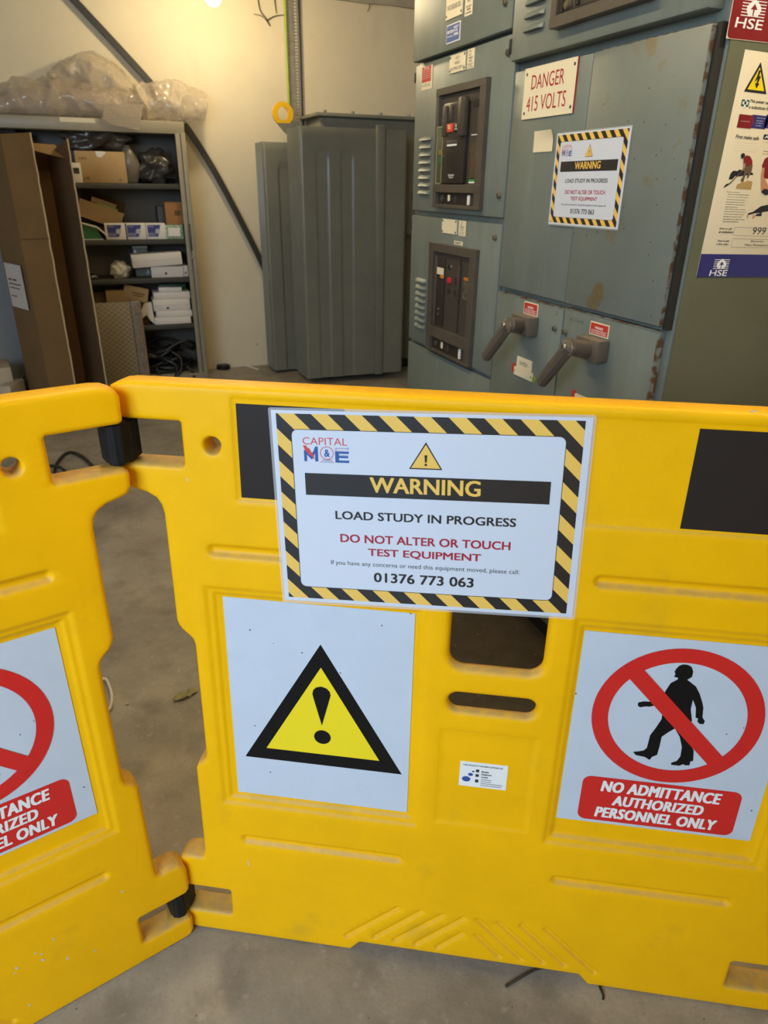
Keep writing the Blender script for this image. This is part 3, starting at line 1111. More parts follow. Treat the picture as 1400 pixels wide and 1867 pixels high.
def frame_bars(parent, name, m, yc, y0, y1, z0, z1, bars, d0, d1, bev=0.0012):
    """rectangular surround with openings: bars are (y0, y1, z0, z1)"""
    bm = bmesh.new()
    for a, b, c, e in bars:
        up = (e - c) > (b - a)
        k = 0.0008 if up else 0.0
        box_bm(yc - b + k, yc - a - k, d0 + k, d1, c + k, e - k, bev, bm)
    return from_bm(name, bm, m, parent)


# --- left cubicle
YL = 2.43
cu = empty('switchboard_cubicle', M=lab_frame(YL).M)
tag(cu, 'blue-grey switchboard column with two circuit breaker windows, beside the dark transformer', 'switchboard', 'switchboard columns')
box('carcass', STEEL, cu, YL - 2.795, YL - 2.064, 0.022, 0.75, 0.07, 2.22, 0.004)
box('plinth', DARK, cu, YL - 2.775, YL - 2.064, 0.045, 0.72, 0.0, 0.07)
# top door
dt = door(cu, YL, 2.073, 2.770, 1.806, 2.20, d0=-0.016)
box('hinge', DARK, dt, YL - 2.786, YL - 2.770, 0.0, 0.014, 1.865, 1.895, 0.002)
lock(dt, YL, 2.113, 1.873, -0.016)
p = plate(dt, CREAM, 2.384, 2.501, 1.891, 1.968, YL, d=-0.016, rivets=True)
ptext(p, [('SWITCHBOARD 5B2', (2.492, 1.914, 2.396, 1.928))], PL_INK, YL, -0.0190, bold=-0.006)
p = plate(dt, CREAM, 2.318, 2.368, 1.880, 1.968, YL, d=-0.016, th=0.001)
ptext(p, [('DANGER', (2.357, 1.935, 2.328, 1.945)), ('415', (2.352, 1.914, 2.333, 1.927)), ('SEE ALSO', (2.360, 1.901, 2.325, 1.907)), ('DRAWING', (2.355, 1.894, 2.330, 1.899)), ('NOTES ABOVE', (2.362, 1.885, 2.324, 1.890))], PL_INK, YL, -0.0173, bold=0.03)
p = plate(dt, INKW, 2.394, 2.493, 1.824, 1.876, YL, d=-0.016, th=0.001)
box('blue_face', PL_BLUE, p, YL - 2.490, YL - 2.398, -0.0176, -0.0168, 1.827, 1.873)
ptext(p, [('SPECTRUM', (2.486, 1.851, 2.440, 1.859)), ('Switchgear', (2.486, 1.840, 2.442, 1.845)), ('BUILT', (2.436, 1.860, 2.404, 1.867)), ('FOR', (2.436, 1.851, 2.410, 1.858)), ('POWER', (2.436, 1.840, 2.404, 1.848))], INKW, YL, -0.0180, bold=0.05)
# upper breaker door
d1 = door(cu, YL, 2.066, 2.776, 1.309, 1.797)
box('hinge', DARK, d1, YL - 2.790, YL - 2.776, 0.0, 0.014, 1.745, 1.778, 0.002)
box('hinge', DARK, d1, YL - 2.790, YL - 2.776, 0.0, 0.014, 1.345, 1.378, 0.002)
lock(d1, YL, 2.103, 1.752)
lock(d1, YL, 2.093, 1.373)
louvres(d1, YL, 2.614, 2.709, 1.362, 1.568, 8)
p = plate(d1, CREAM, 2.375, 2.490, 1.741, 1.792, YL, rivets=True)
ptext(p, [('ACB 1', (2.445, 1.777, 2.417, 1.786)), ('MAINS', (2.450, 1.763, 2.414, 1.772)), ('INCOMING SUPPLY', (2.480, 1.748, 2.386, 1.757))], PL_INK, YL, -0.0030, bold=-0.006)
p = plate(d1, CREAM, 2.317, 2.365, 1.740, 1.794, YL, th=0.001)
flat('mark', [[circ(YL - 2.347, 1.783, .008, 20), circ(YL - 2.347, 1.783, .0062, 20)[::-1]]], PL_INK, p, -0.0013)
ptext(p, [('DANGER', (2.356, 1.767, 2.326, 1.773)), ('415', (2.351, 1.758, 2.332, 1.765)), ('SEE NOTES', (2.359, 1.7515, 2.324, 1.755)), ('INSIDE', (2.354, 1.7475, 2.330, 1.7502)), ('THIS PANEL', (2.362, 1.7425, 2.322, 1.7455))], PL_INK, YL, -0.0013, bold=0.03)
p = plate(d1, CREAM, 2.627, 2.718, 1.713, 1.786, YL, name='test_label', th=0.0008)
box('red_face', PL_RED, p, YL - 2.716, YL - 2.640, -0.0012, -0.0008, 1.737, 1.785)
ptext(p, [('IMPORTANT', (2.700, 1.777, 2.655, 1.782))] + [('This installation should be inspected', (2.713, 1.7725 - k * .0062, 2.645, 1.7755 - k * .0062)) for k in range(5)], INKW, YL, -0.0015, bold=0.03)
ptext(p, [('ECA', (2.712, 1.724, 2.694, 1.731)), ('NICEIC', (2.688, 1.723, 2.668, 1.733)), ('NAPIT', (2.661, 1.722, 2.646, 1.732))], PL_INK, YL, -0.0012)
# lower breaker door
d2 = door(cu, YL, 2.066, 2.777, 0.806, 1.291)
box('hinge', DARK, d2, YL - 2.791, YL - 2.777, 0.0, 0.014, 1.235, 1.268, 0.002)
box('hinge', DARK, d2, YL - 2.791, YL - 2.777, 0.0, 0.014, 0.840, 0.873, 0.002)
lock(d2, YL, 2.098, 1.250)
louvres(d2, YL, 2.613, 2.705, 0.863, 1.066, 8)
p = plate(d2, CREAM, 2.374, 2.492, 1.242, 1.294 - 0.004, YL, rivets=True)
p = plate(d2, CREAM, 2.307, 2.360, 1.240, 1.2895, YL, th=0.001)
flat('mark', [[circ(YL - 2.338, 1.279, .007, 20), circ(YL - 2.338, 1.279, .0054, 20)[::-1]]], PL_INK, p, -0.0013)
ptext(p, [('DANGER', (2.350, 1.266, 2.318, 1.271)), ('415', (2.345, 1.257, 2.324, 1.263)), ('SEE NOTES', (2.353, 1.250, 2.316, 1.253)), ('THIS PANEL', (2.356, 1.2435, 2.314, 1.2465))], PL_INK, YL, -0.0013, bold=0.03)
p = plate(d2, CREAM, 2.324, 2.390, 1.2085, 1.2215, YL, th=0.001)
ptext(p, [('400 AMP TP', (2.381, 1.2115, 2.333, 1.2185))], PL_INK, YL, -0.0013, bold=0.03)
# bottom door
d3 = door(cu, YL, 2.066, 2.777, 0.10, 0.790)
lock(d3, YL, 2.100, 0.736)

BRW = 0.018                                                             # surround stands proud of the door


def breaker(y0, y1, z0, z1, wy0, wy1, wz0, wz1, bz0, bz1, old):
    f = frame_bars(cu, 'circuit_breaker', FRAME, YL, y0, y1, z0, z1,
                   [(y0, y1, wz1, z1), (y0, y1, bz1, wz0), (y0, y1, z0, bz0), (y0, wy0, z0, z1), (wy1, y1, z0, z1)], -BRW, 0.002)
    L_, R_ = YL - wy1, YL - wy0
    w, h = R_ - L_, wz1 - wz0
    X = lambda a: L_ + a * w
    Z = lambda b: wz1 - b * h
    box('breaker_face', BRK2, f, L_, R_, -0.004, 0.0, wz0, wz1)
    box('racking_recess', BRK, f, L_, R_, -0.003, 0.0, bz0, bz1)
    zb = lambda b: bz1 - b * (bz1 - bz0)
    cyl('racking_port', FRAME, f, (X(.13), -0.003, zb(.5)), (X(.13), -0.008, zb(.5)), 0.010)
    cyl('racking_port', FRAME, f, (X(.32), -0.003, zb(.5)), (X(.32), -0.008, zb(.5)), 0.012)
    box('position_pointer', CREAM, f, X(.31), X(.36), -0.010, -0.008, zb(.7), zb(.2))
    box('shutter', BRK2, f, X(.47), X(.51), -0.007, -0.003, zb(.8), zb(.25))
    box('white_catch', BOXP, f, X(.80), X(.85), -0.009, -0.003, zb(.95), zb(.15), 0.002)
    if not old:
        box('front_cover', BRK, f, X(.16), X(.72), -0.020, -0.004, Z(.99), Z(.10), 0.004)
        box('charging_handle', BRK2, f, X(.62), X(.75), -0.034, -0.012, Z(.48), Z(.07), 0.005)
        box('left_flap', BRK2, f, X(.17), X(.27), -0.024, -0.018, Z(.46), Z(.13), 0.002)
        box('left_flap', BRK2, f, X(.32), X(.41), -0.023, -0.018, Z(.30), Z(.12), 0.002)
        b = box('off_button', mat('button_red', (0.70, 0.075, 0.03), 0.4), f, X(.30), X(.44), -0.025, -0.018, Z(.42), Z(.33), 0.001)
        text('lettering', [('0', (X(.345), Z(.39), X(.39), Z(.345)))], INKW, b, -0.0253)
        b = box('on_button', BRK, f, X(.48), X(.60), -0.025, -0.018, Z(.42), Z(.33), 0.001)
        text('lettering', [('I', (X(.53), Z(.375), X(.55), Z(.345))), ('on', (X(.51), Z(.405), X(.57), Z(.385)))], INKW, b, -0.0253)
        b = box('state_window', BRK2, f, X(.30), X(.57), -0.022, -0.018, Z(.57), Z(.51), 0.001)
        box('white_strip', INKW, f, X(.31), X(.56), -0.0226, -0.022, Z(.572), Z(.552))
        text('maker_lettering', [('Schneider', (X(.36), Z(.905), X(.52), Z(.88))), ('Electric', (X(.39), Z(.93), X(.50), Z(.91)))], INKW, f, -0.0204, bold=0.03)
        box('trip_unit_cover', mat('clear_green_cover', (0.10, 0.10, 0.055), 0.2, var=0.5, vscale=22, var_col=(0.045, 0.075, 0.03)), f, X(-.01), X(.15), -0.016, -0.003, Z(.995), Z(.34), 0.001)
        bm = bmesh.new()
        for q in ((X(-.01), X(.0), Z(.995), Z(.34)), (X(.14), X(.15), Z(.995), Z(.34)), (X(-.01), X(.15), Z(.35), Z(.34)), (X(-.01), X(.15), Z(.995), Z(.985))):
            box_bm(q[0], q[1], -0.0175, -0.0160, q[2], q[3], 0, bm)
        from_bm('cover_rim', bm, mat('cover_rim', (0.33, 0.30, 0.20), 0.3), f)
        box('display', mat('olive_display', (0.20, 0.17, 0.02), 0.4), f, X(.05), X(.13), -0.0168, -0.016, Z(.66), Z(.60))
        box('green_strip', mat('strip_green', (0.03, 0.10, 0.03), 0.4), f, X(.01), X(.12), -0.0168, -0.016, Z(.76), Z(.68))
        box('rating_label', mat('rating_plate', (0.10, 0.07, 0.035), 0.5, var=0.6, vscale=120), f, X(.80), X(.95), -0.006, -0.004, Z(.93), Z(.55))
        b = box('green_label', mat('label_green', (0.05, 0.32, 0.07), 0.5), f, X(.80), X(.96), -0.0064, -0.004, Z(.985), Z(.945))
        box('white_label', BOXP, f, X(.80), X(.96), -0.0066, -0.0064, Z(.985), Z(.967))
        box('white_strip', INKW, f, X(.80), X(.95), -0.006, -0.004, Z(.475), Z(.465))
        box('catch_recess', DARK, f, X(.80), X(.92), -0.005, -0.004, Z(.19), Z(.11))
        cyl('screw', CHROME, f, (X(.05), -0.004, Z(.27)), (X(.05), -0.008, Z(.27)), 0.006)
        cyl('padlock_boss', CHROME, f, (X(.23), -0.02, Z(.68)), (X(.23), -0.024, Z(.68)), 0.004)
    else:
        box('relay_window', BRK, f, X(.09), X(.31), -0.010, -0.004, Z(.97), Z(.07), 0.001)
        box('window_rim', FRAME, f, X(.05), X(.09), -0.012, -0.004, Z(.985), Z(.06), 0.001)
        box('paper_tag', CREAM2, f, X(.11), X(.30), -0.0116, -0.010, Z(.29), Z(.20))
        box('orange_sticker', mat('sticker_orange', (0.55, 0.20, 0.03), 0.5), f, X(.21), X(.31), -0.0118, -0.010, Z(.33), Z(.295))
        for b_ in (.76, .83):
            cyl('indicator', CHROME, f, (X(.17), -0.010, Z(b_)), (X(.17), -0.014, Z(b_)), 0.006)
        box('slot_line', DARK, f, X(.69), X(.74), -0.0048, -0.004, Z(.98), Z(.05))
        box('charging_handle', BRK2, f, X(.67), X(.73), -0.012, -0.004, Z(.55), Z(.13), 0.002)
        box('off_button', mat('button_dark_red', (0.50, 0.02, 0.03), 0.4), f, X(.40), X(.50), -0.010, -0.004, Z(.37), Z(.30), 0.001)
        box('on_button', BRK, f, X(.60), X(.69), -0.010, -0.004, Z(.37), Z(.28), 0.001)
        cyl('keyhole', CHROME, f, (X(.43), -0.004, Z(.17)), (X(.43), -0.008, Z(.17)), 0.009)
        box('counter', BRK, f, X(.40), X(.47), -0.006, -0.004, Z(.51), Z(.45))
        box('counter', BRK, f, X(.58), X(.65), -0.006, -0.004, Z(.51), Z(.45))
        box('maker_label', mat('label_orange', (0.55, 0.17, 0.02), 0.5), f, X(.82), X(.99), -0.0062, -0.004, Z(.285), Z(.25))
        box('rating_label', mat('rating_plate_dark', (0.022, 0.020, 0.017), 0.5, var=0.9, vscale=90, var_col=(0.16, 0.13, 0.08)), f, X(.81), X(.98), -0.0058, -0.004, Z(.52), Z(.29))
    return f


breaker(2.197, 2.553, 1.327, 1.702, 2.237, 2.531, 1.403, 1.680, 1.338, 1.377, False)
breaker(2.196, 2.566, 0.806, 1.205, 2.237, 2.531, 0.902, 1.176, 0.815, 0.862, True)

# --- right cubicle
YR = 1.68
YS = 1.285                                                              # its near side
cr = empty('switchboard_cubicle', M=lab_frame(YR).M)
tag(cr, 'wide blue-grey switchboard column with rusty door, danger plate and two black lever handles', 'switchboard', 'switchboard columns')
box('carcass', STEEL, cr, YR - 2.060, YR - YS, 0.022, 0.80, 0.07, 2.22, 0.004)
box('plinth', DARK, cr, YR - 2.060, YR - 1.31, 0.045, 0.75, 0.0, 0.07)
box('side_panel', SIDE_SHADE, cr, YR - YS, YR - YS + 0.004, 0.026, 0.80, 0.08, 2.21, 0.0015)
dt = door(cr, YR, 1.309, 2.058, 1.722, 2.20, d0=-0.022, bev=0.006)
box('hinge', DARK, dt, YR - 2.066, YR - 2.055, -0.024, -0.004, 1.742, 1.778, 0.002)
louvres(dt, YR, 1.893, 1.986, 1.772, 1.862, 3, -0.022)
f = frame_bars(cr, 'meter_window', FRAME, YR, 1.454, 1.828, 1.763, 2.0,
               [(1.454, 1.828, 1.763, 1.788), (1.454, 1.828, 1.99, 2.01), (1.454, 1.480, 1.763, 2.01), (1.802, 1.828, 1.763, 2.01)], -0.050, -0.020)
box('meter_face', BRK2, f, YR - 1.802, YR - 1.480, -0.030, -0.022, 1.788, 1.99)
box('inner_rim', BRK, f, YR - 1.795, YR - 1.487, -0.038, -0.028, 1.790, 1.797)
box('side_rim', BRK, f, YR - 1.797, YR - 1.786, -0.042, -0.028, 1.790, 1.99)
cyl('adjuster_knob', SCREW, f, (YR - 1.772, -0.030, 1.806), (YR - 1.772, -0.044, 1.806), 0.0105, 0.0095, 20, 0.002)
cyl('adjuster_knob', SCREW, f, (YR - 1.700, -0.030, 1.818), (YR - 1.700, -0.040, 1.818), 0.008, 0.007, 20, 0.002)
box('terminal', DARK, f, YR - 1.745, YR - 1.730, -0.036, -0.030, 1.800, 1.822, 0.002)
box('terminal', DARK, f, YR - 1.680, YR - 1.665, -0.036, -0.030, 1.808, 1.830, 0.002)
dd = door(cr, YR, 1.692, 2.058, 1.106, 1.699)
dr = door(cr, YR, 1.306, 1.686, 1.106, 1.699, STEEL_R, -0.004)
box('rusty_edge', RUST, dr, YR - 1.3085, YR - 1.3045, -0.003, 0.020, 1.110, 1.695)
box('rusty_edge', RUST, dr, YR - 1.675, YR - 1.312, -0.0005, 0.018, 1.698, 1.7005)
box('shadow_gap', DARK, cr, YR - 1.304, YR - 1.290, 0.006, 0.023, 1.10, 1.70)
dl = door(cr, YR, 1.690, 2.060, 0.10, 1.090)
box('rusty_edge', RUST, dl, YR - 2.050, YR - 1.700, -0.0006, 0.018, 1.0885, 1.0912)
dg = door(cr, YR, 1.304, 1.684, 0.10, 1.094)
box('rusty_edge', RUST, dg, YR - 1.674, YR - 1.305, -0.0006, 0.018, 1.0925, 1.0952)
box('rusty_edge', RUST, dg, YR - 1.308, YR - 1.3035, -0.0006, 0.018, 0.74, 1.085)
for y, z in ((1.717, 1.030),):
    lock(dl, YR, y, z, 0.0, 0.008)
lock(dg, YR, 1.668, 1.029, 0.0, 0.008)
# danger plate
p = plate(dd, CREAM, 1.748, 1.997, 1.574, 1.699, YR, name='danger_plate', rivets=True, th=0.004)
F_ = lab_frame(YR)
ptext(p, [('DANGER', (1.958, 1.645, 1.801, 1.680)), ('415 VOLTS', (1.975, 1.592, 1.785, 1.629))], PL_INKR, YR, -0.0046, bold=-0.002)
box('red_edge', PL_RED, p, YR - 1.7495, YR - 1.7475, -0.0040, -0.0004, 1.574, 1.699)
# handles
for q, (hy0, hy1, hz0, hz1, dpar, (ax, ay), (bx, by), ry, redbox, l0) in enumerate((
        (1.805, 1.900, 0.990, 1.046, dl, (927, 592), (885, 652), None, (1.816, 1.892, 1.046, 1.0825), 0),
        (1.472, 1.567, 0.985, 1.041, dg, (1038, 632), (986, 698), None, (1.4825, 1.5605, 1.044, 1.078), 1))):
    h = box('lever_handle', HANDLE, cr, YR - hy1, YR - hy0, -0.038, 0.0, hz0, hz1, 0.003)
    DX = 0.105
    pv, en = at_x(ax, ay, XF - DX), at_x(bx, by, XF - DX)
    c0 = Vector((YR - (hy0 + hy1) / 2, -0.03, (hz0 + hz1) / 2 - 0.004))
    c1 = Vector((YR - pv.y, -DX, pv.z))
    e1 = Vector((YR - en.y, -DX, en.z))
    cyl('neck', HANDLE, h, c0, c1, 0.024, 0.021, 24, 0.002)
    ax_ = (e1 - c1).normalized()
    bm = bmesh.new()
    n = 22
    pts = [c1 - ax_ * 0.010 + (e1 - c1 + ax_ * 0.010) * (k / n) for k in range(n + 1)]
    rad = [0.016 if k == 0 else 0.0215 - 0.004 * (k / n) + (0.0012 if (k > 10 and k % 2) else 0) for k in range(n + 1)]
    rad[-1] = 0.014
    tube_bm(pts, 0.02, 10, False, bm, rad)
    for v in bm.verts:
        v.co.y = -DX + (v.co.y + DX) * 0.85
    from_bm('grip', bm, HANDLE, h, 28)
    lk = c1 + Vector((0, -0.0178, 0))
    cyl('key_lock', CHROME, h, lk, lk + Vector((0, -0.005, 0)), 0.011, 0.010, 20, 0.001)
    box('keyway', PL_INK, h, lk.x - .0012, lk.x + .0012, lk.y - .0056, lk.y - .0048, lk.z - .006, lk.z + .006)
    bm = bmesh.new()
    ring = [c1 + Vector((0.0215 * math.cos(a), -0.006, 0.0215 * math.sin(a))) for a in [2 * math.pi * k / 28 for k in range(28)]]
    tube_bm(ring, 0.0014, 6, True, bm)
    from_bm('chrome_ring', bm, CHROME, h, 40)
    y0, y1, z0, z1 = redbox
    p = plate(dpar, CREAM, y0, y1, z0, z1, YR, name='red_warning_plate', th=0.0018)
    box('red_face', PL_RED, p, YR - y1 + .003, YR - y0 - .003, -0.0023, -0.0018, z0 + .003, z1 - .003)
    zz = z1 - z0
    ptext(p, [('WARNING', (y1 - .022, z1 - zz * .50, y0 + .022, z1 - zz * .30)), ('DO NOT OPERATE UNDER LOAD', (y1 - .008, z1 - zz * .68, y0 + .008, z1 - zz * .57)), ('ISOLATE BEFORE OPENING', (y1 - .008, z1 - zz * .84, y0 + .008, z1 - zz * .73))], INKW, YR, -0.0026, bold=0.03)
# small plates under the first handle
p = plate(dl, CREAM, 1.817, 1.902, 0.878, 0.912, YR)
ptext(p, [('33 MCB 1', (1.885, 0.888, 1.838, 0.900))], PL_INK, YR, -0.0030)
p = plate(dl, CREAM, 1.807, 1.912, 0.851, 0.8775, YR, th=0.004)
flat('screw_hole', [[circ(YR - 1.907, 0.864, .0025, 12)], [circ(YR - 1.812, 0.864, .0025, 12)]], PL_INK, p, -0.0046)
plate(dl, PL_RED, 1.913, 1.928, 0.858, 0.884, YR, name='red_tag', th=0.003)
o = cyl('green_ring', mat('ring_green', (0.25, 0.33, 0.06), 0.5), dl, (YR - 1.797, 0, 0.861), (YR - 1.797, -0.003, 0.861), 0.009)
p = plate(dg, CREAM, 1.486, 1.584, 0.847, 0.874, YR, th=0.004)
plate(dg, PL_RED, 1.585, 1.600, 0.852, 0.880, YR, name='red_tag', th=0.003)
# pencil marks on the doors
ptext(dl, [('J', (1.725, 1.066, 1.718, 1.078))], PL_INK, YR, -0.0006, bold=-0.02)
ptext(dg, [('6 Cavity', (1.652, 1.060, 1.590, 1.074))], PL_INK, YR, -0.0006, bold=-0.02, shear=0.3)

# A4 copy of the warning sheet
FA = lab_frame(1.6515)
warning_sheet('warning_sheet', FA.M @ Matrix.Translation((0, -0.006, 1.4185)) @ Matrix.Rotation(math.radians(-0.3), 4, 'Y') @ Matrix.Diagonal((0.672, 1, 0.722, 1)), 1.0,
              'small laminated warning sheet with striped border stuck across two switchboard doors', 'warning sheet', 'striped warning sheets')
# blank note
bm = bmesh.new()
for i in range(7):
    for j in range(5):
        x, z = 0.096 * i / 6 - 0.048, 0.053 * j / 4 - 0.0265
        curl = 0.010 * max(0, (j - 2.6) / 1.4) * (0.4 + 0.6 * i / 6) ** 2
        bm.verts.new((x, -0.0022 - curl, z))
bm.verts.ensure_lookup_table()
for i in range(6):
    for j in range(4):
        bm.faces.new([bm.verts[k] for k in (i * 5 + j, (i + 1) * 5 + j, (i + 1) * 5 + j + 1, i * 5 + j + 1)])
o = from_bm('paper_note', bm, CREAM2, None, 60)
o.matrix_world = lab_frame(1.874).M @ Matrix.Translation((0, 0, 1.5145))
tag(o, 'small blank cream note with a curled top stuck below the danger plate', 'note')

# poster and sticker on the side of the switchboard
FS = Frame((1.30, YS - 0.0045, 1.21), (1, 0, 0), (0, 0, 1))
PCREAM = mat('poster_cream', (0.74, 0.66, 0.48), 0.35, coat=0.3)
PBLUE = mat('poster_blue', (0.018, 0.022, 0.16), 0.35, coat=0.3)
PMAR = mat('poster_maroon', (0.20, 0.008, 0.015), 0.35, coat=0.3)
PGRN = mat('poster_green', (0.015, 0.10, 0.06), 0.35)
PBRN = mat('poster_brown', (0.13, 0.085, 0.05), 0.5)
PTAN = mat('poster_tan', (0.42, 0.28, 0.10), 0.5)
PSKIN = mat('poster_skin', (0.50, 0.24, 0.13), 0.5)
PINK = mat('poster_ink', (0.035, 0.028, 0.022), 0.5)
PNAVY = mat('poster_navy', (0.012, 0.012, 0.022), 0.5)


def hse_logo(parent, x0, z0, x1, z1, bg, y):
    """white lettering with the lined emblem above it, in the box"""
    w, h = x1 - x0, z1 - z0
    Q = lambda a, b: (x0 + a * w, z1 - b * h)
    text('emblem_lettering', [('HSE', (x0, z0, x1 - .02 * w, z0 + .36 * h))], INKW, parent, y, bold=0.03, shear=0.05)
    polys = []
    for k in range(6):
        v = .02 + k * .105
        polys.append([[Q(.13, v), Q(.97, v), Q(.97, v + .035), Q(.13, v + .035)]])
    flat('emblem_lines', polys, INKW, parent, y)
    arrow = [Q(.55, -.02), Q(.66, .07), Q(.80, .24), Q(.80, .38), Q(.72, .56), Q(.38, .56), Q(.30, .38), Q(.30, .24), Q(.44, .07)]
    flat('emblem_ground', [[arrow]], INKW, parent, y - 0.0003)
    flat('emblem_arrow', [[[Q(.55, .14), Q(.67, .34), Q(.575, .33), Q(.565, .56), Q(.535, .56), Q(.525, .33), Q(.43, .34)]]], bg, parent, y - 0.0006)


st = empty('safety_sticker', M=FS.M)
tag(st, 'dark red sticker with white emblem and three letters above the cream poster', 'sticker')
a, b = FS.at(1324, 69), FS.at(1329, 0)
X0, Z0 = a[0], a[1]
flat('red_face', [[rrect(X0, Z0, X0 + 0.21, Z0 + 0.150, 0.008)]], PMAR, st, -0.0010)
box('backing', PCREAM, st, X0 - .001, X0 + .211, -0.0008, 0.0, Z0 - .001, Z0 + .151)
q = FS.box(1348, -4, 1389, 56)
hse_logo(st, q[0], q[1], q[2], q[3], PMAR, -0.0014)

po = empty('safety_poster', M=FS.M @ Matrix.Rotation(math.radians(1.6), 4, 'Y'))
FP = Frame(FS.o, po.matrix_world.to_3x3() @ Vector((1, 0, 0)), po.matrix_world.to_3x3() @ Vector((0, 0, 1)))
tag(po, 'cream first aid poster with electric shock triangle and dark blue foot on the switchboard side', 'poster')
tl, br = FP.at(1358, 90), FP.at(1287, 505)
X0 = min(tl[0], br[0])
box('sheet', PCREAM, po, X0, X0 + 0.300, -0.0010, 0.0, br[1], tl[1], 0.0004)
_z = FP.at(1290, 463)[1]
flat('blue_foot', [[rect(X0, br[1], X0 + .300, _z)]], PBLUE, po, -0.0013)
B = FP.box
q = B(1298, 472, 1324, 503)
hse_logo(po, q[0], q[1], q[2], q[3], PBLUE, -0.0017)
T0 = FP.at(1386, 113); T1 = FP.at(1355, 167); T2 = FP.at(1397, 168)
flat('triangle_border', [[[(T0[0], T0[1]), (T1[0], T1[1]), (T2[0], T1[1])]]], PNAVY, po, -0.0014)
c = ((T0[0] + T1[0] + T2[0]) / 3, (T0[1] + 2 * T1[1]) / 3)
sh = lambda p, k: (c[0] + (p[0] - c[0]) * k, c[1] + (p[1] - c[1]) * k)
flat('triangle_face', [[[sh(T0, .74), sh((T1[0], T1[1]), .74), sh((T2[0], T1[1]), .74)]]], SIGNYEL, po, -0.0017)
fl = [FP.at(*p) for p in ((1382, 128), (1386, 128.5), (1382.5, 139), (1386, 139), (1380.5, 152), (1383, 153), (1377, 162), (1375, 152), (1377.5, 152), (1379.5, 145), (1374, 150), (1380, 136))]
flat('lightning', [[fl]], PNAVY, po, -0.0020)
q = B(1352, 181, 1363, 195)
flat('green_cross_ground', [[rrect(*q, .0015)]], PGRN, po, -0.0014)
mx, mz = (q[0] + q[2]) / 2, (q[1] + q[3]) / 2
w_ = (q[2] - q[0])
flat('cross', [[rect(mx - w_ * .12, mz - w_ * .42, mx + w_ * .12, mz + w_ * .42)], [rect(mx - w_ * .36, mz - w_ * .13, mx + w_ * .36, mz + w_ * .13)]], INKW, po, -0.0017)
text('lettering', [('This poster cannot be', B(1367, 181, 1416, 194)), ('a substitute for first aid', B(1365, 191.5, 1424, 204.5)), ('First make safe', B(1341, 245, 1382, 256))], PINK, po, -0.0014, bold=0.03, shear=0.2)
text('small_lettering', [('Do not touch the casualty with your', B(1339, 259, 1380, 263)), ('unprotected hands. Break the contact', B(1338, 264, 1381, 268)), ('by switching off the current, removing', B(1337, 269, 1381, 273)), ('the plug or wrenching the cable free.', B(1336, 274, 1377, 278)),
                         ('If this is not possible', B(1324, 349, 1347, 352)), ('stand on a dry insulating material,', B(1326, 353, 1364, 357)), ('such as a wooden pallet or plastic', B(1325, 358, 1363, 361.5)), ('mat, then use a dry wooden or', B(1324, 362.5, 1359, 366)),
                         ('plastic implement to free the', B(1323, 367, 1356, 370.5)), ('casualty from contact with the', B(1322, 371.5, 1357, 375)), ('electrical source, or', B(1321, 376, 1344, 379)), ('wear rubber or plastic insulating', B(1321, 380, 1358, 383.5)),
                         ('gloves to pull the casualty free or', B(1320, 384.5, 1359, 388)), ('if a dry rope is available, without', B(1319, 389, 1355, 392.5)), ('touching the casualty, loop it', B(1318, 393.5, 1352, 397)), ('around the feet or under the arms', B(1317, 398, 1356, 401.5)), ('and pull the casualty free.', B(1317, 402.5, 1345, 406)),
                         ('To open the airway', B(1390, 259, 1420, 263)), ('place one hand on the', B(1391, 264.5, 1430, 268)), ('forehead and tilt the', B(1391, 269.5, 1430, 273)), ('head back', B(1391, 274.5, 1410, 278)), ('lift the chin', B(1389, 279.5, 1412, 283))], PINK, po, -0.0014, bold=0.03, shear=0.2)
text('form_lettering', [('How to call', B(1311, 414.5, 1333, 419)), ('an ambulance', B(1310, 420, 1335, 425.5)), ('How to get', B(1308, 437, 1328, 442)), ('a first aider', B(1306, 443, 1327, 447))], PINK, po, -0.0014, bold=0.03, shear=0.2)
text('form_entries', [('999', B(1373, 414, 1393.5, 428)), ('Security', B(1368, 437.5, 1391, 443)), ('Main Reception', B(1357, 444.5, 1399, 450))], PNAVY, po, -0.0014, shear=0.1)


def outline_rect(b, t):
    return [rect(b[0], b[1], b[2], b[3]), rect(b[0] + t, b[1] + t, b[2] - t, b[3] - t)[::-1]]


q1, q2 = B(1339, 414, 1399, 431), B(1335, 435, 1399, 452)
flat('form_boxes', [outline_rect((q1[0], q1[1], q1[2] + .03, q1[3]), .0005), outline_rect((q2[0], q2[1], q2[2] + .03, q2[3]), .0005)], PBRN, po, -0.0013)


def pentagon(px0, py0, px1, py1, tip):
    q = B(px0, py0, px1, py1)
    mz = (q[1] + q[3]) / 2
    return [(q[0], q[1]), (q[2], q[1]), (q[2] + tip, mz), (q[2], q[3]), (q[0], q[3]), (q[0] + 0.0004, mz)]


flat('maroon_arrow', [[pentagon(1347, 208, 1367, 235, .004)]], PMAR, po, -0.0016)
flat('blue_arrow', [[pentagon(1371, 209, 1393, 236, .004)], [pentagon(1397, 209, 1418, 236, .004)]], PBLUE, po, -0.0014)
text('arrow_lettering', [('Unresponsive?', B(1349.5, 220, 1365, 223)), ('Shout for help', B(1379, 214, 1394, 217.5)), ('and call for', B(1378, 219, 1390, 222)), ('an AED if', B(1377, 223.5, 1389, 226)), ('available', B(1376, 228, 1386, 230.5))], INKW, po, -0.0019, bold=0.03)
q = B(1392, 245, 1401, 255)
flat('letter_ground', [[rrect(*q, .001)]], PNAVY, po, -0.0014)
text('letter', [('A', (q[0] + .0025, q[1] + .002, q[2] - .0025, q[3] - .002))], INKW, po, -0.0017, bold=0.05)


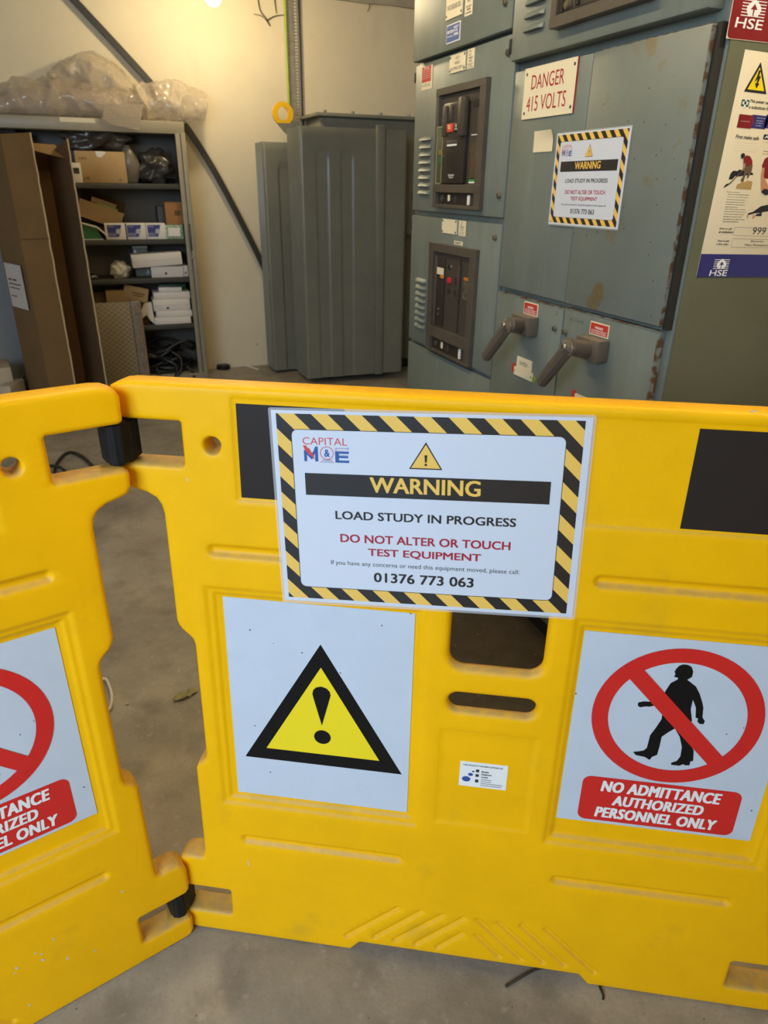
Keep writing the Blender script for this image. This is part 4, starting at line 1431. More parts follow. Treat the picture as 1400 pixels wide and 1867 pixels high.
def pic(name, pts, m, y):
    flat(name, [[[FP.at(*p) for p in pts]]], m, po, y)


# picture: rescuer pushing the casualty away with a stick, standing on a pallet
pic('picture_pallet', ((1340, 344), (1343, 336), (1349, 334), (1352, 330), (1357, 332), (1362, 329), (1371, 331), (1368, 346)), PTAN, -0.0014)
pic('picture_casualty', ((1327, 327), (1331, 316), (1336, 311), (1343, 312), (1347, 309), (1354, 311), (1361, 313), (1371, 315), (1372, 319), (1364, 319), (1356, 320), (1344, 322), (1339, 321), (1334, 327)), PNAVY, -0.0016)
pic('picture_trousers', ((1357, 302), (1371, 300), (1369, 312), (1363, 324), (1360, 326), (1362, 313), (1357, 322), (1354, 331), (1348, 330), (1355, 318)), PBRN, -0.0019)
pic('picture_shirt', ((1354, 287), (1360, 283), (1366, 285), (1370, 293), (1370, 300), (1358, 303), (1357, 296), (1354, 301)), PMAR, -0.0022)
pic('picture_arm', ((1354, 301), (1357, 299), (1355, 309), (1352, 312)), PSKIN, -0.0022)
pic('picture_head', ((1349, 283), (1352, 279), (1356, 280), (1357, 284), (1354, 287), (1352, 290), (1350, 288)), PNAVY, -0.0023)
pic('picture_stick', ((1327, 335), (1356, 306), (1357, 307), (1329, 336)), PBRN, -0.0024)
pic('picture_cable', ((1317, 342), (1322, 336), (1328, 334), (1327, 337), (1321, 341)), PNAVY, -0.0019)
pic('picture_second_shirt', ((1388, 302), (1393, 290), (1402, 284), (1420, 290), (1420, 325), (1392, 326)), PMAR, -0.0014)
pic('picture_second_arm', ((1386, 320), (1389, 306), (1393, 306), (1391, 322), (1399, 338), (1405, 350), (1390, 353), (1386, 346)), PSKIN, -0.0017)
pic('picture_second_hair', ((1386, 350), (1392, 344), (1402, 346), (1404, 353), (1394, 356)), PNAVY, -0.0020)
pic('picture_lying_legs', ((1362, 389), (1372, 386), (1386, 376), (1400, 373), (1420, 374), (1420, 383), (1401, 385), (1388, 387), (1387, 394), (1376, 394), (1377, 391), (1386, 388), (1374, 389), (1364, 392)), PNAVY, -0.0014)
pic('picture_lying_feet', ((1362, 389), (1364, 392), (1362, 398), (1360, 397)), PSKIN, -0.0016)
pic('picture_lying_feet', ((1372, 391), (1376, 394), (1372, 399), (1370, 398)), PSKIN, -0.0016)

# ------------------------------------------------------------------ transformer
tr = empty('transformer', (1.75, 5.40, 0))
tag(tr, 'dark green-grey transformer with finned radiators and bolted lid against the back wall', 'transformer')


def T(name, m, x0, x1, y0, y1, z0, z1, bev=0.0, par=None):
    return box(name, m, par or tr, x0 - 1.75, x1 - 1.75, y0 - 5.40, y1 - 5.40, z0, z1, bev)


T('tank', TANK, 1.64, 3.05, 5.42, 5.78, 0.06, 1.83, 0.006)
T('tank_base', DARK, 1.60, 3.05, 5.40, 5.78, 0.0, 0.06)
ld = T('lid', TANK, 1.595, 3.10, 5.36, 5.81, 1.830, 1.852, 0.004)
for k in range(6):
    px = 592 + k * 51
    q = at_y(px, 197, 5.385)
    cyl('lid_bolt', TANK, ld, (q.x - 1.75, 5.385 - 5.40, 1.850), (q.x - 1.75, 5.385 - 5.40, 1.868), 0.012, None, 6)


def fin_panel(name, x0, x1, y, z0, z1, detail):
    """one pressed radiator fin: flat plate with rounded rim and upright flutes on its face"""
    nx, nz = 90 if detail else 12, 60 if detail else 8
    w, h = x1 - x0, z1 - z0
    bm = bmesh.new()
    V = {}
    for i in range(nx + 1):
        for j in range(nz + 1):
            x, z = w * i / nx, h * j / nz
            dd = min(x, w - x, h - z)
            e = 0.014 * max(0, 1 - dd / 0.020) ** 2
            rec = 0.0
            if detail:
                for cx_, hw in ((0.155, 0.052), (0.335, 0.052)):
                    zz = z - (h - 0.185)
                    q = math.hypot(x - cx_, max(0, zz)) - hw if zz > 0 else abs(x - cx_) - hw
                    t = min(1, max(0, -q / 0.016))
                    rec = max(rec, 0.008 * t * t * (3 - 2 * t))
                if z > h - 0.185:
                    pass
            V[i, j] = bm.verts.new((x0 + x - 1.75, y - 5.40 + e + rec, z0 + z))
    for i in range(nx):
        for j in range(nz):
            bm.faces.new((V[i, j], V[i + 1, j], V[i + 1, j + 1], V[i, j + 1]))
    # back and rim
    ring = [V[i, 0] for i in range(nx)] + [V[nx, j] for j in range(nz)] + [V[i, nz] for i in range(nx, 0, -1)] + [V[0, j] for j in range(nz, 0, -1)]
    bk = [bm.verts.new((v.co.x, y - 5.40 + 0.026, v.co.z)) for v in ring]
    n = len(ring)
    for k in range(n):
        bm.faces.new((ring[(k + 1) % n], ring[k], bk[k], bk[(k + 1) % n]))
    bm.faces.new(bk)
    return from_bm(name, bm, TANK, tr, 50)


fin_panel('radiator_fin', 1.393, 2.180, 5.086, 0.045, 1.745, True)
for k in range(1, 8):
    fin_panel('radiator_fin', 1.393, 2.180, 5.086 + k * 0.043, 0.045, 1.742, False)
T('fin_spacer', TANK, 1.43, 2.15, 5.11, 5.43, 0.10, 1.715)
T('clamp_strap', TANK, 1.940, 2.003, 5.066, 5.10, 0.04, 1.768, 0.006)
for k in range(6):
    fin_panel('rear_radiator_fin', 1.237, 1.70, 5.521 + k * 0.042, 0.02, 1.665, k == 0)
T('fin_spacer', TANK, 1.27, 1.70, 5.54, 5.76, 0.06, 1.645)
T('clamp_strap', TANK, 1.30, 1.31, 5.53, 5.54, 0.04, 1.60)
for k in range(6):
    fin_panel('side_radiator_fin', 2.215, 2.75, 5.30 + k * 0.04, 1.05, 1.735, False)
# lifting lug
LY = 5.47
c = at_y(516, 207, LY)
lug = [at_y(*p, LY) for p in ((499, 212), (505, 224), (522, 244), (546, 240), (546, 222), (534, 222), (531, 211))]
poly = [(p.x - 1.75, p.z) for p in lug]
o = from_bm('lug_plate', prism_bm([poly[1], poly[2], poly[3], poly[4], poly[5]][::-1], LY - 5.40, LY - 5.40 + 0.02), TANK, tr)
R_ = 0.074
ci = circ(c.x - 1.75, c.z, 0.036, 28, 0.042)
cb = circ(c.x - 1.75, c.z, R_, 40, R_)
bot = poly[1][1]
cb = [(x, max(z, bot)) for x, z in cb]
bm = flat_bm([[cb, ci[::-1]]], LY - 5.40 - 0.001)
r = bmesh.ops.extrude_face_region(bm, geom=bm.faces[:])
for v in r['geom']:
    if isinstance(v, bmesh.types.BMVert):
        v.co.y += 0.024
o = from_bm('lifting_eye', bm, LUGY, tr)
o['label'] = 'yellow lifting eye'

# ------------------------------------------------------------------ things on the back wall
# drooping dark trunking
pts = [at_y(px, py, WY - 0.03) for px, py in ((95, -45), (135, 0), (205, 75), (275, 152), (335, 225), (385, 302), (430, 385), (475, 475), (520, 575))]
pts = [Vector((p.x, WY - 0.028, p.z)) for p in pts]
o = from_bm('steel_strut', tube_bm(catmull(pts, 6), 0.028, 4, square=True), BLACKBAR, None, 40)
tag(o, 'long dark bent steel strut running diagonally down the cream back wall', 'strut')
# vertical cable tray
tx0, tx1 = at_y(525, 100, WY).x, at_y(541, 100, WY).x
ct = empty('cable_tray', ((tx0 + tx1) / 2, WY, 0))
tag(ct, 'perforated steel cable tray running up the back wall behind the transformer', 'cable tray')
bm = bmesh.new()
hw = 0.042
for sx in (-1, 1):
    box_bm(sx * hw - .004, sx * hw + .004, -0.028, -0.003, 1.5, 2.655, 0, bm)
box_bm(-hw * .40, hw * .40, -0.008, -0.004, 1.5, 2.655, 0, bm)
for k in range(58):
    z = 1.5 + k * 0.02
    box_bm(-hw, hw, -0.009, -0.003, z, z + 0.009, 0, bm)
from_bm('perforated_channel', bm, GALV, ct)
o = from_bm('dark_cable', tube_bm([Vector((0.052, -0.018, 1.5)), Vector((0.052, -0.018, 2.65))], 0.010, 8), CABLEM, ct, 40)
x_ = at_y(524, 100, WY - .03).x
o = from_bm('earth_cable', tube_bm([Vector((x_, WY - 0.022, 1.5)), Vector((x_, WY - 0.022, 2.0)), Vector((x_ - 0.004, WY - 0.022, 2.3)), Vector((x_, WY - 0.022, 2.655))], 0.010, 8), EARTH, None, 40)
tag(o, 'green and yellow earth cable running up the wall beside the cable tray', 'cable')
# dead roots on the wall
bm = bmesh.new()
for br in (((470, -5), (474, 20), (486, 34), (492, 48)), ((492, 47), (484, 36), (476, 29), (462, 26)), ((486, 38), (500, 30), (520, 27)), ((674, -5), (673, 12), (670, 22)), ((500, -5), (503, 25))):
    P = [at_y(px, py, WY - 0.006) for px, py in br]
    P = [Vector((p.x, WY - 0.008 - 0.006 * (i % 2), p.z)) for i, p in enumerate(P)]
    cc = catmull(P, 4)
    tube_bm(cc, 0.003, 5, False, bm, [0.0042 * (1 - 0.6 * i / len(cc)) for i in range(len(cc))])
o = from_bm('dry_roots', bm, TWIG, None, 60)
tag(o, 'thin dead roots clinging to the top of the cream back wall', 'roots')
# hanging lamp, lit
lp = at_y(388, -6, 5.10)
lm = empty('ceiling_lamp', (lp.x, lp.y, 2.66))
tag(lm, 'lit bare bulb hanging from the ceiling near the cupboard', 'lamp')
bm = bmesh.new()
bmesh.ops.create_uvsphere(bm, u_segments=24, v_segments=16, radius=0.048)
for v in bm.verts:
    v.co.z = v.co.z * (1.0 if v.co.z < 0 else 1.25) + (lp.z - 2.66)
from_bm('bulb', bm, BULB, lm, 60)
cyl('bulb_holder', LAMPW, lm, (0, 0, lp.z - 2.66 + 0.045), (0, 0, lp.z - 2.66 + 0.10), 0.022, 0.020)
cyl('flex', LAMPW, lm, (0, 0, lp.z - 2.66 + 0.09), (0, 0, -0.012), 0.004)
cyl('ceiling_rose', LAMPW, lm, (0, 0, -0.022), (0, 0, 0.0), 0.045, 0.05)


# strip lights above the switchboard aisle (above the picture)
def strip_light(x, y, ln, rz, label):
    t = empty('strip_light', (x, y, 2.66), rz)
    tag(t, label, 'strip light', 'ceiling strip lights')
    box('body', LAMPW, t, -0.05, 0.05, -ln / 2, ln / 2, -0.07, 0.0, 0.004)
    cyl('tube', TUBE, t, (0, -ln / 2 + .03, -0.095), (0, ln / 2 - .03, -0.095), 0.014)
    for s in (-1, 1):
        box('end_cap', LAMPW, t, -0.02, 0.02, s * (ln / 2 - .015) - .014, s * (ln / 2 - .015) + .014, -0.12, -0.06, 0.003)


strip_light(0.10, 2.1, 1.5, 0.0, 'warm strip light on the ceiling above the switchboard aisle')
strip_light(1.40, 0.62, 1.3, math.pi / 2, 'warm strip light on the ceiling near the doorway')

# ------------------------------------------------------------------ cupboard
CY = 5.486
CX0, CX1 = -0.62, 0.703
cb = empty('storage_cupboard', ((CX0 + CX1) / 2, CY + 0.17, 0))
tag(cb, 'tall open grey steel cupboard with cluttered shelves against the back wall', 'cupboard')
cxm, cym = (CX0 + CX1) / 2, CY + 0.17
YB = WY - 0.01


def Cb(name, m, x0, x1, y0, y1, z0, z1, bev=0.0, par=None):
    return box(name, m, par or cb, x0 - cxm, x1 - cxm, y0 - cym, y1 - cym, z0, z1, bev)


Cb('top', CAB, CX0, CX1, CY, YB, 1.690, 1.764, 0.005)
Cb('side', CAB, CX0, CX0 + 0.02, CY, YB, 0.0, 1.695, 0.002)
Cb('side', CAB, CX1 - 0.012, CX1, CY + 0.01, YB, 0.0, 1.695, 0.002)
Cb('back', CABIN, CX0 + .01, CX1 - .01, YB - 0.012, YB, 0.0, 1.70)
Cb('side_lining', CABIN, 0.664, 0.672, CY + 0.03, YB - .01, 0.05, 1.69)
fpn = Cb('front_post', CAB, 0.637, 0.668, CY - 0.002, CY + 0.04, 0.045, 1.693, 0.003)
Cb('front_post', CAB, 0.672, 0.704, CY - 0.006, CY + 0.05, 0.0, 1.700, 0.004)
Cb('front_post', CAB, CX0 + .005, CX0 + .06, CY, CY + 0.04, 0.0, 1.693, 0.003)
Cb('plinth', CAB, CX0, CX1 - 0.02, CY + 0.004, YB, 0.0, 0.055, 0.003)
Cb('plinth_ledge', CAB, CX0, CX1 - 0.02, CY - 0.004, YB, 0.042, 0.056, 0.002)
q = at_y(342, 445, CY - .01)
hd = Cb('door_pull', SHELFM, 0.664, 0.676, CY - 0.020, CY - 0.004, 0.95, 1.13, 0.004)
cyl('key_lock', CHROME, cb, (0.672 - cxm, CY - 0.004 - cym, 0.90), (0.672 - cxm, CY - 0.016 - cym, 0.90), 0.010)
SH = {1: 1.384, 2: 1.027, 3: 0.765, 4: 0.433}
for k, z in SH.items():
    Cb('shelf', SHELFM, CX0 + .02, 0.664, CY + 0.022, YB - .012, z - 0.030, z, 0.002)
    Cb('shelf_lip', SHELFM, CX0 + .02, 0.664, CY + 0.018, CY + 0.024, z - 0.034, z - .001, 0.001)
# paper strip stuck on the top edge
q0, q1 = at_y(108, 214, CY), at_y(174, 226, CY)
Cb('paper_strip', CREAM2, q0.x, q1.x, CY - 0.0012, CY - 0.0002, 1.735, 1.762)


def lump(name, m, c, rx, ry, rz, label, cat, seed=0, amp=0.28, freq=2.2, group=None, parent=None, flat_z=None, sub=4):
    """crumpled bag or film"""
    bm = bmesh.new()
    bmesh.ops.create_icosphere(bm, subdivisions=sub, radius=1.0)
    for v in bm.verts:
        d = v.co.normalized()
        s = Vector((seed * 3.1, seed * 1.7, seed))
        n = noise.noise(d * freq + s) + 0.5 * abs(noise.noise(d * freq * 2.3 + s)) - 0.35 * abs(noise.noise(d * freq * 5 + s * 2))
        k = 1 + amp * n
        v.co = Vector((d.x * rx * k, d.y * ry * k, d.z * rz * k))
    o = from_bm(name, bm, m, parent, 80)
    lo = min(v.co.z for v in o.data.vertices)
    fz = lo + rz * 0.22
    for v in o.data.vertices:
        v.co.z = max(v.co.z, fz) - fz
    if parent is None:
        o.location = c
        tag(o, label, cat, group)
    else:
        o.location = c
    return o


def carton(name, m, px0, py0, px1, py1, y, depth, z, label, cat='box', group=None, tilt=0.0, h=None, bev=0.003, yaw=0.0):
    """box standing at height z; its front matches the given picture rectangle at distance y"""
    a, b = at_y(px0, py1, y), at_y(px1, py0, y)
    w = b.x - a.x
    h = h or (b.z - z)
    t = empty(name, ((a.x + b.x) / 2, y + depth / 2, z), yaw)
    if tilt:
        t.rotation_euler = (0, tilt, yaw)
    tag(t, label, cat, group)
    box('carton_body', m, t, -w / 2, w / 2, -depth / 2, depth / 2, 0.0, h, bev)
    return t, w, h, depth


F5 = CY + 0.035
# top shelf
t, w, h, d = carton('cardboard_box', CARDL, 143, 277, 226, 332, F5, 0.22, SH[1], 'brown cardboard box with printed symbols on the top shelf')
text('printed_symbols', [('HH', (-w * .42, h * .72, -w * .28, h * .82)), ('LH8', (-w * .42, h * .08, -w * .26, h * .2)), ('o', (w * .33, h * .06, w * .39, h * .14))], PRINTB, t, -d / 2 - .0008)
bm = flat_bm([[[(-w * .06, h * .84), (w * .02, h * .80), (w * .14, h * .97), (w * .08, h * 1.0), (-w * .08, h * 1.0)]]], -d / 2 - .0010)
me = bpy.data.meshes.new('torn_label'); bm.to_mesh(me); bm.free(); link('torn_label', me, BOXP, t)
q = at_y(185, 260, F5 + .1)
lump('plastic_bag', BAGD, (q.x - .02, F5 + 0.12, SH[1] + h + .001), 0.22, 0.10, 0.095, 'crumpled dark plastic bag lying on the brown box on the top shelf', 'bag', 3, 0.45)
q = at_y(20, 240, F5 + .1)
lump('plastic_bag', BAGD, (q.x - .05, F5 + 0.12, SH[1] + .001), 0.17, 0.10, 0.165, 'dark plastic bag behind the tall carton at the top shelf left end', 'bag', 8, 0.35)
q = at_y(241, 332, F5)
o = lump('plastic_bag', BAGG, (q.x, F5 + 0.07, SH[1] + .001), 0.065, 0.07, 0.125, 'smooth grey plastic bag standing right of the brown box on the top shelf', 'bag', 5, 0.12, 1.2)
q = at_y(288, 332, F5)
lump('plastic_bag', BAGD, (q.x, F5 + 0.10, SH[1] + .001), 0.115, 0.08, 0.10, 'loose dark see-through bag at the right end of the top shelf', 'bag', 6, 0.45)
t, w, h, d = carton('paper_packet', BOXP, 133, 297, 146, 332, F5 - .01, 0.03, SH[1], 'small white printed packet standing left of the brown top shelf box', 'packet')
flat('printed_mark', [[rect(-w * .4, h * .45, w * .3, h * .75)]], PL_INK, t, -d / 2 - .0008)
# second shelf
a = at_y(152, 437, F5)
for k, (px0, px1) in enumerate(((194, 230), (230.5, 266), (267.5, 300.5))):
    t, w, h, d = carton('glove_box', BOXP, px0, 407, px1, 437, F5 - .005, 0.11, SH[2], ('leftmost of the three', 'middle of the three', 'rightmost of the three')[k] + ' blue and white boxes on the second shelf', 'box', 'blue and white boxes', bev=0.002)
    flat('blue_print', [[[(-w * .40, h * .16), (w * .10, h * .16), (w * .26, h * .90), (-w * .40, h * .90)]]], BOXBLUE, t, -d / 2 - .0006)
    flat('picture_print', [[circ(w * .10, h * .50, w * .12, 16)]], mat('glove_print', (0.45, 0.48, 0.50), 0.5), t, -d / 2 - .0010)
    text('lettering', [('Medical', (-w * .36, h * .78, -w * .10, h * .84)), ('NITRILE GLOVES', (-w * .38, h * .34, w * .02, h * .40)), ('DISPOSABLE', (-w * .38, h * .24, -w * .02, h * .30))], BOXP, t, -d / 2 - .0010)
t, w, h, d = carton('green_packet', BOXGRN, 302, 410, 333, 437, F5, 0.14, SH[2], 'green and white patterned packet at the right end of the second shelf')
hz = SH[2] + h
flat('white_label', [[rect(-w * .32, h * .2, w * .32, h * .8)]], BOXP, t, -d / 2 - .0008)
t, w, h, d = carton('orange_carton', BOXORG, 304, 368, 332, 410, F5 + .02, 0.12, hz + .001, 'small orange-brown carton standing on the green packet')
flat('printed_mark', [[rect(w * .0, h * .40, w * .35, h * .62)]], PRINTB, t, -d / 2 - .0008)
t, w, h, d = carton('dark_binder', SHELFM, 293, 376, 302.5, 437, F5 + .12, 0.15, SH[2], 'thin dark folder standing behind the blue and white boxes', 'folder')
# open tilted carton
q0 = at_y(163, 430, F5 + .04)
t = empty('open_carton', (q0.x + 0.03, F5 + 0.195, SH[2] + 0.001), 0)
tag(t, 'open brown carton of packaging tipped over behind the blue and white boxes', 'box')
Mx = Matrix.Rotation(math.radians(20), 4, 'Y')
w, d, h = 0.30, 0.15, 0.19
zz = 0.115
box('front_panel', CARDL, t, -w * .35, w * .65, -d / 2, -d / 2 + .005, 0.0, h * .62, M=Matrix.Translation((0, 0, zz)) @ Mx)
box('back_panel', CARDD, t, -w * .35, w * .65, d / 2 - .005, d / 2, 0.0, h, M=Matrix.Translation((0, 0, zz)) @ Mx)
box('end_panel', CARDD, t, -w * .35, -w * .35 + .005, -d / 2, d / 2, 0.0, h * .9, M=Matrix.Translation((0, 0, zz)) @ Mx)
box('end_panel', CARD, t, w * .65 - .005, w * .65, -d / 2, d / 2, 0.0, h * .55, M=Matrix.Translation((0, 0, zz)) @ Mx)
box('carton_floor', CARD, t, -w * .35, w * .65, -d / 2, d / 2, 0.0, 0.005, M=Matrix.Translation((0, 0, zz)) @ Mx)
box('inner_packet', CARDL, t, -w * .10, w * .45, -d / 2 + .03, -d / 2 + .08, h * .60, h * .82, M=Matrix.Translation((0, 0, zz)) @ Mx, bev=.003)
box('green_packet', mat('lime_packet', (0.28, 0.33, 0.05), 0.4), t, w * .05, w * .50, -d / 2 + .006, -d / 2 + .03, h * .42, h * .70, M=Matrix.Translation((0, 0, zz)) @ Mx, bev=.003)
box('support_block', CARDD, t, -0.07, 0.12, -d / 2 + .02, d / 2 - .02, 0.0, 0.075)
# green folder with papers
q0, q1 = at_y(150, 436, F5 - .01), at_y(193, 412, F5 - .01)
t = empty('green_folder', ((q0.x + q1.x) / 2, F5 + .05, SH[2] + .001))
tag(t, 'dark green folder with curling white papers at the left of the second shelf', 'folder')
w = q1.x - q0.x
from_bm('cover', prism_bm([(-w / 2, 0.004), (w * .30, 0.004), (w * .12, 0.075), (-w / 2, 0.105)], -0.05, 0.05), mat('folder_green', (0.02, 0.13, 0.04), 0.5), t)
from_bm('paper', prism_bm([(-w / 2, 0.106), (w * .12, 0.076), (w * .40, 0.035), (w * .58, 0.002), (w * .60, 0.006), (w * .42, 0.045), (w * .14, 0.083), (-w / 2, 0.112)], -0.06, 0.05), BOXP, t)
box('paper', BOXP, t, -w * .5, w * .33, -0.062, 0.05, 0.0, 0.004)
# third shelf
t, w, h, d = carton('white_box', BOXW, 277, 485, 333, 505, F5 + .01, 0.20, SH[3], 'cream white flat box with a dark finger hole on the third shelf', group='white equipment boxes')
flat('finger_hole', [[circ(-w * .05, h * .36, .009, 14)]], PL_INK, t, -d / 2 - .0008)
zt = SH[3] + h
t2, w, h, d = carton('white_box', BOXW, 242, 461, 331, 484, F5 - .012, 0.24, zt + .004, 'long white box balanced askew on the cream box on the third shelf', group='white equipment boxes', tilt=math.radians(-3.0))
flat('seam', [[rect(-w * .49, h * .45, w * .49, h * .47)]], mat('box_seam', (0.45, 0.38, 0.30), 0.6), t2, -d / 2 - .0006)
t, w, h, d = carton('white_box', BOXW, 335, 484, 342, 505, F5 + .03, 0.16, SH[3], 'narrow white box end with a dark hole beside the cupboard post', group='white equipment boxes')
flat('finger_hole', [[circ(w * .0, h * .34, .007, 12)]], PL_INK, t, -d / 2 - .0008)
CLEAR = mat('clear_tub', (0.5, 0.55, 0.5), 0.12, alpha=0.35)
t, w, h, d = carton('plastic_tub', CLEAR, 249, 452, 268, 504, F5 + .12, 0.07, SH[3], 'clear plastic tub standing behind the long white box', 'tub')
box('lid', mat('tub_lid', (0.42, 0.48, 0.42), 0.3), t, -w / 2 - .003, w / 2 + .003, -d / 2 - .003, d / 2 + .003, h, h + .014, .002)
q = at_y(221, 505, F5)
lump('plastic_bag', BAGW, (q.x, F5 + .05, SH[3] + .001), 0.062, 0.05, 0.062, 'crumpled white plastic bag in the middle of the third shelf', 'bag', 11, 0.35)
q = at_y(171, 505, F5 - .01)
o = lump('foil_scrap', CHROME, (q.x, F5 + .02, SH[3] + .001), 0.030, 0.03, 0.018, 'small crumpled shiny foil scrap at the left of the third shelf', 'scrap', 13, 0.5, sub=3)
# fourth shelf: stack of white boxes
st_def = [(283, 579.5, 348, 592, 'bottom white box of the stack on the fourth shelf'), (286, 568.5, 350, 580, 'second white box up in the stack on the fourth shelf'),
          (281, 547.5, 346, 568.5, 'white box with a dark hole and seam in the fourth shelf stack'), (281, 533, 346, 546, 'open white tray on top of the fourth shelf stack')]
zc = SH[4]
for k, (a0, b0, a1, b1, lb) in enumerate(st_def):
    hh = at_y(a0, b0, F5).z - at_y(a0, b1, F5).z
    t, w, h, d = carton('white_box', BOXW, a0, b0, a1, b1, F5 - .005 + .002 * k, 0.22, zc, lb, group='white equipment boxes', h=hh)
    if k == 2:
        flat('seam', [[rect(-w * .49, h * .46, w * .49, h * .48)]], MATS['box_seam'], t, -d / 2 - .0006)
        flat('finger_hole', [[circ(-w * .12, h * .24, .009, 14)]], PL_INK, t, -d / 2 - .0010)
    zc += hh + .001
for k, (a0, a1) in enumerate(((290, 310), (310.5, 331))):
    t, w, h, d = carton('small_white_box', BOXP, a0, 523.5, a1, 533, F5 + .01, 0.06, zc, ('left', 'right')[k] + ' small pinkish white box in the open tray of the stack', group='small boxes in the tray')
t, w, h, d = carton('green_circuit_board', mat('board_green', (0.02, 0.08, 0.03), 0.5), 290, 517, 338, 524, F5 + .10, 0.07, zc, 'dark green circuit board lying behind the small boxes in the tray', 'circuit board')
for (a0, b0, a1, b1, y, lb, m, yaw) in ((172, 531, 231, 592, F5 + .18, 'brown carton behind the diamond patterned packet on the fourth shelf', CARD, 0.0), (201, 529, 234, 592, F5 + .05, 'lighter brown carton in front of another on the fourth shelf', CARDL, 0.0)):
    carton('cardboard_box', m, a0, b0, a1, b1, y, 0.12, SH[4], lb)
q = at_y(252, 592, F5 + .06)
t = empty('printed_carton', (q.x, F5 + .09, SH[4] + .001))
tag(t, 'brown printed carton tipped against others on the fourth shelf', 'box')
Mx = Matrix.Translation((0.0, 0, 0.17)) @ Matrix.Rotation(math.radians(14), 4, 'Y')
box('carton_body', CARDL, t, -.085, .085, -.05, .05, 0.0, 0.10, .003, M=Mx)
box('support', CARDD, t, -.05, .08, -.03, .05, 0.0, 0.16, .003)
bm = bmesh.new()
flat_bm([[rect(-.03, .052, .06, .060)], [rect(-.02, .036, .05, .043)]], -.0508, bm)
bmesh.ops.transform(bm, matrix=Mx, verts=bm.verts[:])
me = bpy.data.meshes.new('printed_marks'); bm.to_mesh(me); bm.free(); link('printed_marks', me, PRINTB, t)
q = at_y(266, 592, F5)
bm = prism_bm([(-.06, .0), (-.05, .13), (-.02, .105), (.0, .15), (.055, .16), (.06, .0), (.03, .03), (0.01, .07), (-.02, .05)], -.02, .03, .003)
o = from_bm('paper_bag', bm, BOXP, None, 30)
o.location = (q.x + 0.005, F5 + .03, SH[4] + .001)
tag(o, 'white folded paper bag squeezed beside the stack of white boxes', 'bag')
# black cables heaped in the bottom
rnd = random.Random(4)
bm = bmesh.new()
for k in range(11):
    q = at_y(300 + rnd.uniform(-16, 22), 660, CY + .1)
    cx_, cy_, zc_ = q.x, CY + 0.15 + rnd.uniform(-.03, .03), 0.075 + 0.018 * k
    rx, ry = rnd.uniform(.09, .19), rnd.uniform(.06, .10)
    P = []
    for i in range(12):
        an = 2 * math.pi * i / 12 + k
        P.append(Vector((cx_ + rx * math.cos(an) * (1 + .15 * rnd.uniform(-1, 1)), cy_ + ry * math.sin(an), zc_ + 0.05 * math.sin(an * 2 + k) * (0.3 + 0.06 * k))))
    P = [Vector((min(max(p.x, 0.16), 0.63), min(max(p.y, CY + .03), YB - .04), max(p.z, .070))) for p in P]
    tube_bm(catmull(P, 5, True), 0.012, 7, True, bm)
for a in (((312, 640), (330, 655), (327, 680), (306, 697), (296, 712)), ((300, 655), (322, 668), (318, 690), (300, 712)), ((285, 670), (296, 690), (304, 705)), ((320, 676), (331, 690), (328, 706)), ((340, 668), (353, 680), (354, 706))):
    P = [at_y(px, py, CY + (0.06 if i == 0 else 0.02 if i == 1 else -0.025)) for i, (px, py) in enumerate(a)]
    P = [Vector((p.x, p.y, max(p.z, .013))) for p in P]
    tube_bm(catmull(P, 6), 0.0105, 7, False, bm)
o = from_bm('cable_heap', bm, CABLEM, None, 60)
tag(o, 'heap of thick black cable in the bottom of the cupboard', 'cable')

# ------------------------------------------------------------------ bubble wrap on the cupboard
def film_roll(name, pts, radii, seed, label, squash=0.75, core=None, zmin=1.765):
    t = empty(name, (pts[len(pts) // 2].x, pts[len(pts) // 2].y, zmin))
    tag(t, label, 'bubble wrap', 'bubble wrap on the cupboard')
    off = Vector(t.location)
    cc = catmull(pts, 16)
    n = len(cc)
    rr = []
    for i in range(n):
        k = i / (n - 1) * (len(radii) - 1)
        a = int(min(k, len(radii) - 2))
        rr.append(radii[a] + (radii[a + 1] - radii[a]) * (k - a))
    bm = tube_bm([p - off for p in cc], 1, 44, False, None, rr)
    for v in bm.verts:
        p = v.co + off
        nn = noise.noise_vector(p * 6 + Vector((seed, 0, 0))) * 0.030
        cr = (1 - 2.2 * abs(noise.noise(p * 9 + Vector((0, seed, 0))))) * 0.020 + (1 - 2.2 * abs(noise.noise(p * 21 + Vector((seed, seed, 0))))) * 0.009
        ce = min(cc, key=lambda q: (q - p).length)
        v.co += nn + (p - ce).normalized() * cr
        c_ = min(cc, key=lambda q: (q - p).length)
        v.co.z = max(v.co.z, 0.002)
        v.co.y = min(v.co.y, WY - 0.06 - off.y)
    from_bm('film', bm, BUBBLE, t, 80)
    if core:
        bm = tube_bm([p - off for p in cc], 1, 16, False, None, [r * core for r in rr])
        for v in bm.verts:
            v.co.z = max(v.co.z - .01, 0.006)
        from_bm('inner_layers', bm, mat('film_layers', (0.42, 0.32, 0.24), 0.5, var=0.2, vscale=14), t, 80)
    return t


BY = CY + 0.15
film_roll('bubble_wrap', [at_y(px, py, BY) for px, py in ((-60, 196), (20, 192), (100, 188), (180, 192), (240, 205), (268, 215))], [.08, .115, .125, .12, .10, .05], 1.0, 'long lumpy roll of bubble wrap lying along the cupboard top', core=0.78)
film_roll('bubble_wrap', [at_y(px, py, BY + .08) for px, py in ((95, 170), (130, 152), (165, 146), (205, 158), (245, 175))], [.05, .12, .14, .12, .06], 5.0, 'humped fold of bubble wrap rising behind the long roll', zmin=1.83)
film_roll('bubble_wrap', [at_y(px, py, BY - .01) for px, py in ((252, 190), (290, 185), (330, 187), (372, 196))], [.09, .10, .10, .06], 9.0, 'loose sheet of bubble wrap sticking out past the cupboard right end', core=None)
